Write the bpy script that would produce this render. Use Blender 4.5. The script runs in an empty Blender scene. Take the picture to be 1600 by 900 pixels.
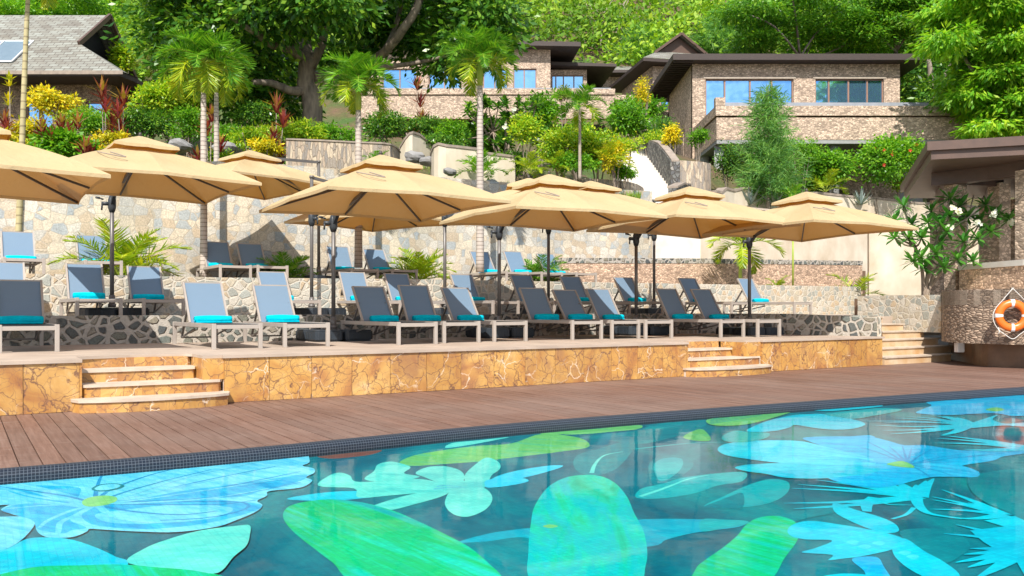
import bpy, math, random
import numpy as np
from mathutils import Vector, Matrix
R = math.radians
random.seed(7)
rng = np.random.default_rng(11)
F = 1350.0; HZ = 483.0; EYE = 1.12          # focal length and horizon in photo pixels, eye height above the deck
scene = bpy.context.scene
COL = scene.collection

# ---------------------------------------------------------------- camera
cam_d = bpy.data.cameras.new('camera'); cam = bpy.data.objects.new('camera', cam_d); COL.objects.link(cam)
cam.location = (0, 0, EYE); cam.rotation_euler = (R(90), 0, 0)
cam_d.sensor_width = 36; cam_d.lens = 36 * F / 1600; cam_d.shift_y = (HZ - 450) / 1600
cam_d.clip_end = 2000; cam_d.clip_start = 0.05
scene.camera = cam

# ---------------------------------------------------------------- sky, sun, exposure
SUN_EL = 46.0
sun_dir = Vector((0.10, 1.0, 0)).normalized()         # the way the light travels over the ground
w = bpy.data.worlds.new('World'); scene.world = w; w.use_nodes = True
nt = w.node_tree; nt.nodes.clear()
out = nt.nodes.new('ShaderNodeOutputWorld'); bg = nt.nodes.new('ShaderNodeBackground')
sky = nt.nodes.new('ShaderNodeTexSky'); sky.sky_type = 'NISHITA'; sky.sun_disc = False
sky.sun_elevation = R(SUN_EL)
sky.sun_rotation = math.atan2(-sun_dir.x, -sun_dir.y)
sky.air_density = 1.0; sky.dust_density = 0.6; sky.ozone_density = 1.2
# soft cumulus so that glass and water have clouds to mirror
tc = nt.nodes.new('ShaderNodeTexCoord'); mp = nt.nodes.new('ShaderNodeMapping'); mp.inputs['Scale'].default_value = (1, 1, 2.2)
nz = nt.nodes.new('ShaderNodeTexNoise'); nz.inputs['Scale'].default_value = 2.6; nz.inputs['Detail'].default_value = 6; nz.inputs['Roughness'].default_value = .55
cr = nt.nodes.new('ShaderNodeValToRGB'); cr.color_ramp.elements[0].position = .46; cr.color_ramp.elements[1].position = .63
mx = nt.nodes.new('ShaderNodeMix'); mx.data_type = 'RGBA'; mx.inputs[7].default_value = (9.5, 9.8, 10.2, 1)
L = nt.links.new
L(tc.outputs['Generated'], mp.inputs[0]); L(mp.outputs[0], nz.inputs['Vector']); L(nz.outputs['Fac'], cr.inputs[0])
L(cr.outputs[0], mx.inputs[0]); L(sky.outputs[0], mx.inputs[6]); L(mx.outputs[2], bg.inputs[0]); L(bg.outputs[0], out.inputs[0])
bg.inputs[1].default_value = 0.118
sd = bpy.data.lights.new('sun', 'SUN'); sd.energy = 5.0; sd.angle = R(0.5); sd.color = (1, .955, .89)
sun = bpy.data.objects.new('sun', sd); COL.objects.link(sun)
dv = Vector((sun_dir.x * math.cos(R(SUN_EL)), sun_dir.y * math.cos(R(SUN_EL)), -math.sin(R(SUN_EL))))
sun.rotation_euler = dv.to_track_quat('-Z', 'Y').to_euler()
scene.view_settings.view_transform = 'Standard'; scene.view_settings.look = 'None'
scene.view_settings.exposure = 0.42; scene.view_settings.gamma = 1
scene.render.engine = 'CYCLES'
scene.cycles.max_bounces = 8; scene.cycles.transparent_max_bounces = 12

# ---------------------------------------------------------------- coordinates
def P(px, py, Y):                                      # photo pixel + distance -> point
    return Vector(((px - 800) / F * Y, Y, EYE - (py - HZ) / F * Y))
UD = Vector((.841, .541)); VD = Vector((-.541, .841)); O0 = Vector((-3.445, 10.29))
WA = math.atan2(.541, .841)                            # direction of the terrace edge
def UV(u, v, z=0):
    p = O0 + UD * u + VD * v
    return Vector((p.x, p.y, z))
def px2uv(px, Y):
    d = Vector(((px - 800) / F * Y, Y)) - O0
    return d.dot(UD), d.dot(VD)
Z1, Z2, Z3 = .57, .95, 1.71

# ---------------------------------------------------------------- materials
def newmat(name):
    m = bpy.data.materials.new(name); m.use_nodes = True
    n = m.node_tree; n.nodes.clear()
    o = n.nodes.new('ShaderNodeOutputMaterial'); b = n.nodes.new('ShaderNodeBsdfPrincipled')
    n.links.new(b.outputs[0], o.inputs[0])
    return m, n, b, o
def node(n, t, **kw):
    x = n.nodes.new(t)
    for k, v in kw.items():
        if isinstance(v, (int, float, tuple, list)) and k in [i.name for i in x.inputs]: x.inputs[k].default_value = v
        else: setattr(x, k, v)
    return x
def ramp(n, src, stops, interp='LINEAR'):
    r = n.nodes.new('ShaderNodeValToRGB'); r.color_ramp.interpolation = interp
    e = r.color_ramp.elements
    while len(e) > 1: e.remove(e[-1])
    e[0].position = stops[0][0]; e[0].color = (*stops[0][1], 1)
    for p, c in stops[1:]:
        q = e.new(p); q.color = (*c, 1)
    n.links.new(src, r.inputs[0]); return r.outputs[0]
def mixc(n, fac, a, b, mode='MIX'):
    m = n.nodes.new('ShaderNodeMix'); m.data_type = 'RGBA'; m.blend_type = mode
    for s, i in ((fac, 0), (a, 6), (b, 7)):
        if isinstance(s, (int, float)): m.inputs[i].default_value = s
        elif isinstance(s, tuple): m.inputs[i].default_value = (*s, 1)
        else: n.links.new(s, m.inputs[i])
    return m.outputs[2]
def bump(n, h, b, strength=.4, dist=.02):
    k = n.nodes.new('ShaderNodeBump'); k.inputs['Strength'].default_value = strength; k.inputs['Distance'].default_value = dist
    n.links.new(h, k.inputs['Height']); n.links.new(k.outputs[0], b.inputs['Normal'])
def coords(n, scale=(1, 1, 1), src='Object', loc=(0, 0, 0), rot=(0, 0, 0)):
    t = n.nodes.new('ShaderNodeTexCoord'); m = n.nodes.new('ShaderNodeMapping')
    m.inputs['Scale'].default_value = scale; m.inputs['Location'].default_value = loc; m.inputs['Rotation'].default_value = rot
    n.links.new(t.outputs[src], m.inputs[0]); return m.outputs[0]
def tex(n, vec, scale, detail=4, rough=.55, dist=0):
    t = n.nodes.new('ShaderNodeTexNoise'); t.inputs['Scale'].default_value = scale; t.inputs['Detail'].default_value = detail
    t.inputs['Roughness'].default_value = rough; t.inputs['Distortion'].default_value = dist
    n.links.new(vec, t.inputs['Vector']); return t.outputs['Fac']
def vor(n, vec, scale, feature='F1', rnd=1):
    t = n.nodes.new('ShaderNodeTexVoronoi'); t.feature = feature; t.inputs['Scale'].default_value = scale
    t.inputs['Randomness'].default_value = rnd; n.links.new(vec, t.inputs['Vector']); return t

def simple(name, c1, c2=None, scale=3, rough=.6, metal=0, bs=0, bscale=40, stretch=(1, 1, 1), spec=None, island=0):
    m, n, b, o = newmat(name); b.inputs['Roughness'].default_value = rough; b.inputs['Metallic'].default_value = metal
    if spec is not None: b.inputs['Specular IOR Level'].default_value = spec
    if c2 is None: c2 = tuple(x * .8 for x in c1)
    v = coords(n, stretch)
    c = ramp(n, tex(n, v, scale, 6), [(.3, c1), (.7, c2)])
    if island:
        g = n.nodes.new('ShaderNodeNewGeometry')
        hsv = n.nodes.new('ShaderNodeHueSaturation'); ma = n.nodes.new('ShaderNodeMapRange')
        ma.inputs[3].default_value = 1 - island; ma.inputs[4].default_value = 1 + island
        n.links.new(g.outputs['Random Per Island'], ma.inputs[0]); n.links.new(ma.outputs[0], hsv.inputs['Value'])
        n.links.new(c, hsv.inputs['Color']); c = hsv.outputs[0]
    n.links.new(c, b.inputs['Base Color'])
    if bs: bump(n, tex(n, v, bscale, 4), b, bs, .01)
    return m

def stone(name, scale, cols, mortar, mw=.06, stretch=(1, 1, 1), warp=.12, rough=.8, stain=None, bs=.6, rnd=.9, dist=.03):
    """irregular stone masonry: cells with their own colour, mortar between them"""
    m, n, b, o = newmat(name); b.inputs['Roughness'].default_value = rough
    v = coords(n, stretch)
    nv = n.nodes.new('ShaderNodeTexNoise'); nv.inputs['Scale'].default_value = scale * 1.3; nv.inputs['Detail'].default_value = 2; n.links.new(v, nv.inputs['Vector'])
    ad = n.nodes.new('ShaderNodeVectorMath'); ad.operation = 'MULTIPLY_ADD'; ad.inputs[1].default_value = (warp / scale * 3,) * 3
    n.links.new(nv.outputs['Color'], ad.inputs[0]); n.links.new(v, ad.inputs[2])
    e = vor(n, ad.outputs[0], scale, 'DISTANCE_TO_EDGE', rnd); f = vor(n, ad.outputs[0], scale, 'F1', rnd)
    sep = n.nodes.new('ShaderNodeSeparateColor'); n.links.new(f.outputs['Color'], sep.inputs[0])
    k = len(cols)
    c = ramp(n, sep.outputs[0], [(i / k, x) for i, x in enumerate(cols)], 'CONSTANT')
    g = tex(n, v, scale * 7, 6, .65)
    c = mixc(n, .8, c, ramp(n, g, [(.28, (.5, .5, .5)), (.72, (1.35, 1.35, 1.35))]), 'MULTIPLY')
    msk = ramp(n, e.outputs['Distance'], [(mw * .55, (0, 0, 0)), (mw, (1, 1, 1))])
    mcol = mixc(n, .6, mortar, ramp(n, tex(n, v, scale * 3, 5), [(.3, (.7, .7, .7)), (.7, (1.1, 1.1, 1.1))]), 'MULTIPLY')
    c = mixc(n, msk, mcol, c)
    if stain:
        s = tex(n, coords(n, (.5, .5, .35)), 1.1, 5, .6)
        c = mixc(n, ramp(n, s, [(.42, (0, 0, 0)), (.62, (.75, .75, .75))]), c, stain, 'MULTIPLY')
    n.links.new(c, b.inputs['Base Color'])
    mt = n.nodes.new('ShaderNodeMath'); mt.operation = 'MULTIPLY_ADD'; mt.inputs[1].default_value = .35
    n.links.new(g, mt.inputs[0]); n.links.new(msk, mt.inputs[2])
    bump(n, mt.outputs[0], b, bs, dist)
    return m

def marble():
    m, n, b, o = newmat('veined_golden_marble'); b.inputs['Roughness'].default_value = .35
    g = n.nodes.new('ShaderNodeNewGeometry'); v0 = coords(n, (1, 1, 1))
    off = n.nodes.new('ShaderNodeVectorMath'); off.operation = 'MULTIPLY_ADD'; off.inputs[1].default_value = (1, 1, 1)
    cmb = n.nodes.new('ShaderNodeCombineXYZ'); mm = n.nodes.new('ShaderNodeMath'); mm.operation = 'MULTIPLY'; mm.inputs[1].default_value = 37
    n.links.new(g.outputs['Random Per Island'], mm.inputs[0])
    for i in range(3): n.links.new(mm.outputs[0], cmb.inputs[i])
    n.links.new(v0, off.inputs[0]); n.links.new(cmb.outputs[0], off.inputs[2]); v = off.outputs[0]
    base = ramp(n, tex(n, v, 2.2, 6, .6, .8), [(.25, (.24, .10, .045)), (.38, (.40, .19, .06)), (.52, (.50, .28, .08)), (.64, (.56, .34, .11)), (.8, (.66, .48, .26))])
    isl = ramp(n, g.outputs['Random Per Island'], [(0, (.92, .86, .84)), (.35, (1.05, .98, .88)), (.6, (.86, .78, .74)), (.8, (1.12, 1.12, 1.2))], 'CONSTANT')
    base = mixc(n, .75, base, isl, 'MULTIPLY')
    nv = n.nodes.new('ShaderNodeTexNoise'); nv.inputs['Scale'].default_value = 2.5; nv.inputs['Detail'].default_value = 5; n.links.new(v, nv.inputs['Vector'])
    a2 = n.nodes.new('ShaderNodeVectorMath'); a2.operation = 'MULTIPLY_ADD'; a2.inputs[1].default_value = (.55,) * 3
    n.links.new(nv.outputs['Color'], a2.inputs[0]); n.links.new(v, a2.inputs[2])
    e = vor(n, a2.outputs[0], 4.2, 'DISTANCE_TO_EDGE'); e2 = vor(n, a2.outputs[0], 10, 'DISTANCE_TO_EDGE'); wv = vor(n, a2.outputs[0], 2.1, 'DISTANCE_TO_EDGE')
    def gate(sc, lo, hi, top=1.0): return ramp(n, tex(n, v, sc, 4), [(lo, (0, 0, 0)), (hi, (top,) * 3)])
    def line(q, w_, k=1.0): return ramp(n, q.outputs['Distance'], [(.0, (k,) * 3), (w_, (0, 0, 0))])
    # brown clouds, then broken dark veins in two sizes, then a few pale ones
    c = mixc(n, gate(3.4, .50, .72, .55), base, (.27, .13, .075))
    c = mixc(n, mixc(n, 1.0, line(e, .036, .95), gate(2.2, .38, .48), 'MULTIPLY'), c, (.13, .06, .045))
    c = mixc(n, mixc(n, 1.0, line(e2, .045, .75), gate(3.1, .37, .50), 'MULTIPLY'), c, (.20, .10, .065))
    c = mixc(n, mixc(n, 1.0, line(wv, .016, .8), gate(1.7, .47, .57), 'MULTIPLY'), c, (.80, .68, .54))
    n.links.new(c, b.inputs['Base Color']); return m

def pebble(name, c, dark, scale=9, bs=.8):
    m, n, b, o = newmat(name); b.inputs['Roughness'].default_value = .85
    v = coords(n, (1, 1, 1.9))
    f = vor(n, v, scale, 'F1'); e = vor(n, v, scale, 'DISTANCE_TO_EDGE')
    sep = n.nodes.new('ShaderNodeSeparateColor'); n.links.new(f.outputs['Color'], sep.inputs[0])
    col = ramp(n, sep.outputs[0], [(0, tuple(x * .55 for x in c)), (.2, c), (.45, tuple(x * 1.2 for x in c)), (.62, tuple(x * .78 for x in c)), (.8, tuple(min(1, x * 1.35) for x in c))], 'CONSTANT')
    col = mixc(n, ramp(n, e.outputs['Distance'], [(.03, (0, 0, 0)), (.12, (1, 1, 1))]), dark, col)
    col = mixc(n, .5, col, ramp(n, tex(n, v, 1.2, 5), [(.35, (.7, .7, .7)), (.65, (1.15, 1.15, 1.15))]), 'MULTIPLY')
    n.links.new(col, b.inputs['Base Color']); bump(n, e.outputs['Distance'], b, bs, .05); return m

def leafmat(name, cols, trans=.35, rough=.45, clump=.5, hue=.0):
    """cols: list of colours picked leaf by leaf; a slow noise makes whole clumps lighter or darker"""
    m, n, b, o = newmat(name); b.inputs['Roughness'].default_value = rough; b.inputs['Specular IOR Level'].default_value = .35
    g = n.nodes.new('ShaderNodeNewGeometry'); k = len(cols)
    c = ramp(n, g.outputs['Random Per Island'], [(i / max(1, k - 1) if k > 1 else 0, x) for i, x in enumerate(cols)])
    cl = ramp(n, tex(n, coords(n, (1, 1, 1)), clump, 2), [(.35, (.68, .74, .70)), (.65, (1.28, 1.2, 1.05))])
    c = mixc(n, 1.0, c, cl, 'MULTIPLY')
    n.links.new(c, b.inputs['Base Color'])
    t = n.nodes.new('ShaderNodeBsdfTranslucent'); tcx = mixc(n, 1.0, c, (1.25, 1.3, .55), 'MULTIPLY'); n.links.new(tcx, t.inputs[0])
    x = n.nodes.new('ShaderNodeMixShader'); x.inputs[0].default_value = trans
    n.links.new(b.outputs[0], x.inputs[1]); n.links.new(t.outputs[0], x.inputs[2]); n.links.new(x.outputs[0], o.inputs[0])
    return m

M = {}
M['marble'] = marble()
M['travertine'] = simple('pale_travertine', (.60, .50, .39), (.45, .36, .28), 5, .6, bs=.15, bscale=30)
M['paving'] = simple('rosy_terrace_paving', (.50, .40, .315), (.36, .285, .225), 1.6, .7, bs=.1, bscale=50)
M['palemarble'] = simple('bleached_marble', (.64, .50, .34), (.52, .31, .14), 2.6, .5, bs=.1)
M['shadedmarble'] = simple('shade_darkened_brown_marble', (.22, .125, .07), (.11, .06, .035), 2.5, .4)  # separate brown stone, darkened so the overhang's shade sits in its colour
M['grout'] = simple('pale_grout', (.62, .52, .42), (.5, .4, .32), 6, .8)
M['riverstone'] = stone('dark_river_stone_masonry', 5.6, [(.12, .13, .12), (.20, .20, .16), (.09, .10, .10), (.27, .24, .18), (.16, .18, .16), (.32, .29, .23)], (.46, .42, .36), .17, (1, 1, 1.1), .09, rnd=.8, dist=.05, bs=.9)
M['sandstone_mix'] = stone('mixed_cream_and_grey_masonry', 5.6, [(.48, .42, .32), (.36, .36, .31), (.54, .47, .35), (.54, .42, .28), (.42, .43, .38), (.58, .53, .44)], (.60, .54, .44), .10, (1, 1, 1.1), .08, rnd=.7)
M['creamwall'] = stone('cream_crazy_paved_stone', 4.1, [(.62, .53, .40), (.52, .49, .43), (.68, .59, .45), (.56, .45, .32), (.42, .44, .43), (.64, .59, .50)], (.50, .43, .33), .035, (1, 1, 1.15), .06, stain=(.60, .64, .68), bs=.3, rnd=.6)
M['rubble'] = stone('weathered_rubble', 3.2, [(.34, .32, .28), (.48, .44, .37), (.22, .22, .21), (.56, .50, .42)], (.17, .15, .12), .10, (1, 1, .7), .3, bs=1, dist=.08)
M['greyrubble'] = stone('small_grey_rubble', 7, [(.16, .16, .15), (.24, .23, .21), (.11, .11, .11), (.32, .30, .27)], (.09, .08, .07), .10, bs=1)
M['slatstone'] = stone('upright_slat_stone', 9.5, [(.44, .34, .25), (.32, .27, .22), (.54, .44, .32), (.26, .23, .20)], (.30, .24, .18), .06, (1.3, 1.3, .28), .1)
M['pinkstone'] = pebble('pink_split_stone_cladding', (.62, .44, .31), (.38, .25, .17), 10, .5)
M['brownpebble'] = pebble('brown_split_stone_cladding', (.34, .25, .18), (.12, .085, .06), 11)
M['villastone'] = pebble('villa_split_stone_cladding', (.53, .40, .30), (.30, .22, .16), 8, .45)
M['render'] = simple('cream_rendered_wall', (.70, .62, .50), (.50, .40, .28), 1.2, .85, bs=.2, bscale=12, stretch=(1, 1, .7))
M['whitestep'] = simple('bleached_white_steps', (.70, .67, .61), (.56, .50, .43), 2, .8)
M['cap'] = simple('weathered_wall_cap', (.36, .29, .23), (.22, .18, .15), 5, .85)
M['concrete'] = simple('grey_concrete', (.32, .32, .31), (.24, .24, .235), 3, .85, bs=.1)
M['slate_ledge'] = simple('blue_grey_ledge', (.30, .32, .36), (.24, .26, .29), 3, .6)
M['darkwood'] = simple('dark_brown_timber', (.055, .036, .028), (.035, .024, .02), 4, .6, stretch=(1, 1, 6))
M['pavilionwood'] = simple('painted_brown_timber', (.115, .066, .048), (.085, .05, .038), 4, .5)
M['bronze'] = simple('brown_window_frame', (.30, .17, .12), (.24, .14, .10), 3, .5)
M['aluminium'] = simple('champagne_powder_coated_metal', (.42, .37, .325), (.36, .315, .275), 3, .45, 0.1)
M['sling'] = None
M['towel'] = simple('turquoise_terry_towel', (.0, .56, .70), (.0, .44, .58), 14, .95, bs=.7, bscale=160, spec=.1)
M['mast'] = simple('grey_brown_umbrella_mast', (.16, .145, .135), (.13, .12, .11), 5, .4, .2)
M['joint'] = simple('charcoal_plastic', (.035, .04, .045), (.025, .03, .035), 5, .45)
M['baseplastic'] = simple('charcoal_umbrella_base', (.028, .038, .050), (.02, .028, .038), 5, .5, bs=.1)
M['bark'] = simple('dark_bark', (.34, .27, .21), (.10, .08, .065), 2.5, .9, bs=1, bscale=9, stretch=(2.2, 2.2, .6))
M['palebark'] = simple('pale_bark', (.40, .34, .27), (.26, .21, .16), 3, .9, bs=.6, bscale=12)
M['plumeria_bark'] = simple('smooth_plumeria_bark', (.30, .23, .17), (.20, .155, .12), 6, .7)
M['soil'] = simple('brown_soil', (.20, .12, .075), (.13, .085, .055), 1.4, .95, bs=.8, bscale=7)
M['rock'] = simple('grey_granite_boulder', (.30, .29, .28), (.17, .165, .16), 2, .85, bs=.8, bscale=6)
M['white'] = simple('white_paint', (.75, .75, .74), (.70, .70, .69), 3, .5)
M['orange'] = simple('orange_lifebuoy_plastic', (.80, .17, .015), (.72, .14, .012), 4, .35)
M['rope'] = simple('white_rope', (.68, .65, .60), (.56, .53, .48), 30, .8)
M['black'] = simple('black_void', (.012, .012, .012), (.01, .01, .01), 3, .8)
M['ribs'] = simple('umbrella_rib_metal', (.075, .06, .05), (.06, .05, .042), 4, .5)
M['panel'] = simple('solar_panel_glass', (.22, .29, .34), (.18, .25, .30), 3, .12, .2)

def m_sling():
    m, n, b, o = newmat('grey_mesh_sling'); b.inputs['Roughness'].default_value = .55; b.inputs['Sheen Weight'].default_value = .1
    v = coords(n, (1, 1, 1)); wv = n.nodes.new('ShaderNodeTexWave'); wv.inputs['Scale'].default_value = 60; n.links.new(v, wv.inputs[0])
    c = ramp(n, wv.outputs[0], [(0, (.12, .19, .27)), (1, (.155, .235, .325))])
    n.links.new(c, b.inputs['Base Color']); return m
M['sling'] = m_sling()
M['slingdark'] = simple('dark_seat_sling', (.045, .045, .05), (.035, .035, .04), 30, .6)

def m_canopy():
    m, n, b, o = newmat('sand_canopy_fabric'); b.inputs['Roughness'].default_value = .85; b.inputs['Specular IOR Level'].default_value = .15
    v = coords(n, (1, 1, 1))
    c = ramp(n, tex(n, v, 1.3, 4), [(.3, (.66, .52, .30)), (.7, (.60, .46, .25))])
    n.links.new(c, b.inputs['Base Color'])
    t = n.nodes.new('ShaderNodeBsdfTranslucent'); t.inputs[0].default_value = (.46, .17, .012, 1)
    x = n.nodes.new('ShaderNodeMixShader'); x.inputs[0].default_value = .30
    n.links.new(b.outputs[0], x.inputs[1]); n.links.new(t.outputs[0], x.inputs[2]); n.links.new(x.outputs[0], o.inputs[0])
    bump(n, tex(n, v, 3.2, 3, .6, .6), b, .45, .05); return m
M['canopy'] = m_canopy()

def m_deck():
    m, n, b, o = newmat('weathered_hardwood_boards'); b.inputs['Roughness'].default_value = .6
    base = coords(n, rot=(0, 0, -WA)); g = n.nodes.new('ShaderNodeNewGeometry')
    def sc_(s):
        k = n.nodes.new('ShaderNodeVectorMath'); k.operation = 'MULTIPLY'; k.inputs[1].default_value = s; n.links.new(base, k.inputs[0]); return k.outputs[0]
    grain = sc_((22, 1.0, 8)); c = ramp(n, tex(n, grain, 1.6, 8, .68), [(.28, (.11, .055, .036)), (.5, (.17, .090, .062)), (.75, (.24, .15, .115))])
    c = mixc(n, .55, c, ramp(n, g.outputs['Random Per Island'], [(0, (.74, .72, .72)), (.5, (1, 1, 1)), (1, (1.25, 1.2, 1.15))]), 'MULTIPLY')
    scr = tex(n, sc_((.7, 5.5, 1)), 2.4, 7, .7)
    c = mixc(n, ramp(n, scr, [(.58, (0, 0, 0)), (.74, (.55, .55, .55))]), c, (.38, .31, .27))
    wear = tex(n, sc_((.5, .5, 1)), 1.1, 4); c = mixc(n, ramp(n, wear, [(.45, (0, 0, 0)), (.7, (.3, .3, .3))]), c, (.30, .23, .19))
    n.links.new(c, b.inputs['Base Color']); bump(n, tex(n, grain, 4, 5), b, .25, .004); return m
M['deck'] = m_deck()

def m_mosaic():
    m, n, b, o = newmat('charcoal_glass_mosaic'); b.inputs['Roughness'].default_value = .18
    t = n.nodes.new('ShaderNodeTexCoord'); br = n.nodes.new('ShaderNodeTexBrick')
    br.offset = 0; br.inputs['Scale'].default_value = 1; br.inputs['Brick Width'].default_value = .024; br.inputs['Row Height'].default_value = .024
    br.inputs['Mortar Size'].default_value = .0022; br.inputs['Mortar Smooth'].default_value = .3
    br.inputs['Color1'].default_value = (.010, .016, .028, 1); br.inputs['Color2'].default_value = (.016, .021, .030, 1); br.inputs['Mortar'].default_value = (.085, .10, .12, 1)
    n.links.new(t.outputs['UV'], br.inputs[0]); n.links.new(br.outputs[0], b.inputs['Base Color'])
    n.links.new(ramp(n, br.outputs['Fac'], [(0, (.35, .35, .35)), (1, (.8, .8, .8))]), b.inputs['Roughness']); b.inputs['Specular IOR Level'].default_value = .18; return m
M['mosaic'] = m_mosaic()

def m_shingle():
    m, n, b, o = newmat('weathered_wood_shingles'); b.inputs['Roughness'].default_value = .85
    t = n.nodes.new('ShaderNodeTexCoord'); br = n.nodes.new('ShaderNodeTexBrick'); br.inputs['Scale'].default_value = 1
    br.inputs['Brick Width'].default_value = .42; br.inputs['Row Height'].default_value = .24; br.inputs['Mortar Size'].default_value = .018
    br.inputs['Color1'].default_value = (.19, .175, .15, 1); br.inputs['Color2'].default_value = (.27, .275, .25, 1); br.inputs['Mortar'].default_value = (.09, .075, .06, 1)
    n.links.new(t.outputs['UV'], br.inputs[0])
    c = mixc(n, .8, br.outputs[0], ramp(n, tex(n, t.outputs['Object'], 1.5, 5), [(.3, (.75, .72, .68)), (.7, (1.2, 1.25, 1.2))]), 'MULTIPLY')
    n.links.new(c, b.inputs['Base Color']); bump(n, br.outputs['Fac'], b, -.4, .03); return m
M['shingle'] = m_shingle()

def m_glass():
    m, n, b, o = newmat('mirror_blue_window_glass'); b.inputs['Base Color'].default_value = (.24, .50, .80, 1)
    b.inputs['Metallic'].default_value = .85; b.inputs['Roughness'].default_value = .04
    v = coords(n); bump(n, tex(n, v, .8, 2), b, .35, .08); return m
M['glass'] = m_glass()

def m_water():
    m, n, b, o = newmat('clear_pool_water')
    gl = n.nodes.new('ShaderNodeBsdfGlossy'); gl.inputs['Roughness'].default_value = .045
    tr = n.nodes.new('ShaderNodeBsdfTransparent'); tr.inputs[0].default_value = (.80, .985, 1, 1)
    fr = n.nodes.new('ShaderNodeFresnel'); fr.inputs[0].default_value = 1.115
    x = n.nodes.new('ShaderNodeMixShader')
    v = coords(n, (1, 1, 1)); v2 = coords(n, (1.0, .5, 1))
    k = n.nodes.new('ShaderNodeBump'); k.inputs['Strength'].default_value = .13; k.inputs['Distance'].default_value = .012
    s = n.nodes.new('ShaderNodeMath'); s.operation = 'MULTIPLY_ADD'; s.inputs[1].default_value = .45
    n.links.new(tex(n, v, 5, 2), s.inputs[0]); n.links.new(tex(n, v2, 1.6, 1), s.inputs[2])
    n.links.new(s.outputs[0], k.inputs['Height'])
    n.links.new(k.outputs[0], gl.inputs['Normal'])
    n.links.new(fr.outputs[0], x.inputs[0]); n.links.new(tr.outputs[0], x.inputs[1]); n.links.new(gl.outputs[0], x.inputs[2])
    n.links.new(x.outputs[0], o.inputs[0]); return m
M['water'] = m_water()

# foliage
M['graybark'] = simple('grey_branch_bark', (.20, .17, .14), (.11, .09, .075), 3, .9)
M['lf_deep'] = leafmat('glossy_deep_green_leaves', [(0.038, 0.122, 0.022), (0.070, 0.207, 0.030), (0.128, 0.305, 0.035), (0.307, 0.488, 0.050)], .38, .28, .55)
M['lf_bright'] = leafmat('bright_green_leaves', [(0.077, 0.244, 0.020), (0.128, 0.354, 0.020), (0.192, 0.427, 0.025), (0.307, 0.525, 0.035)], .42, .4, .5)
M['lf_lime'] = leafmat('lime_yellow_leaves', [(.14, .33, .02), (.26, .46, .025), (.42, .56, .03), (.60, .60, .04)], .42, .4, 1.0)
M['lf_yellow'] = leafmat('yellow_croton_leaves', [(0.448, 0.464, 0.020), (0.794, 0.610, 0.020), (0.800, 0.671, 0.030), (0.256, 0.366, 0.030)], .35, .4, 1.5)
M['lf_layer'] = leafmat('sunny_layered_leaves', [(.10, .30, .02), (.17, .42, .025), (.27, .50, .035), (.40, .56, .04)], .45, .4, .4)
M['lf_palm'] = leafmat('palm_leaflets', [(0.058, 0.195, 0.020), (0.096, 0.281, 0.025), (0.154, 0.366, 0.030), (0.256, 0.439, 0.035)], .38, .35, 1.2)
M['lf_palmy'] = leafmat('yellowish_palm_leaflets', [(0.179, 0.342, 0.020), (0.333, 0.464, 0.020), (0.512, 0.537, 0.030), (0.128, 0.293, 0.020)], .38, .35, 1.6)
M['lf_hill'] = leafmat('hillside_canopy_leaves', [(0.090, 0.220, 0.020), (0.166, 0.342, 0.025), (0.256, 0.439, 0.030), (0.358, 0.488, 0.040)], .38, .55, .09)
M['lf_needle'] = leafmat('casuarina_needles', [(0.090, 0.244, 0.080), (0.141, 0.342, 0.090), (0.205, 0.415, 0.100), (0.282, 0.464, 0.120)], .45, .6, .8)
M['lf_red'] = leafmat('burgundy_cordyline_leaves', [(.16, .02, .035), (.26, .04, .05), (.34, .07, .06), (.38, .28, .05)], .35, .35, 2)
M['lf_olive'] = leafmat('olive_bush_leaves', [(.12, .17, .04), (.20, .25, .06), (.28, .31, .08)], .3, .5, .8)
M['lf_agave'] = leafmat('silver_agave_leaves', [(.20, .26, .27), (.30, .36, .37)], .1, .5, 1)
M['petal'] = leafmat('white_petals', [(.80, .78, .70), (.86, .85, .80)], .2, .5, 1)
M['grass'] = leafmat('grass_blades', [(.12, .24, .02), (.22, .36, .03), (.30, .38, .05)], .3, .5, 1)

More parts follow.
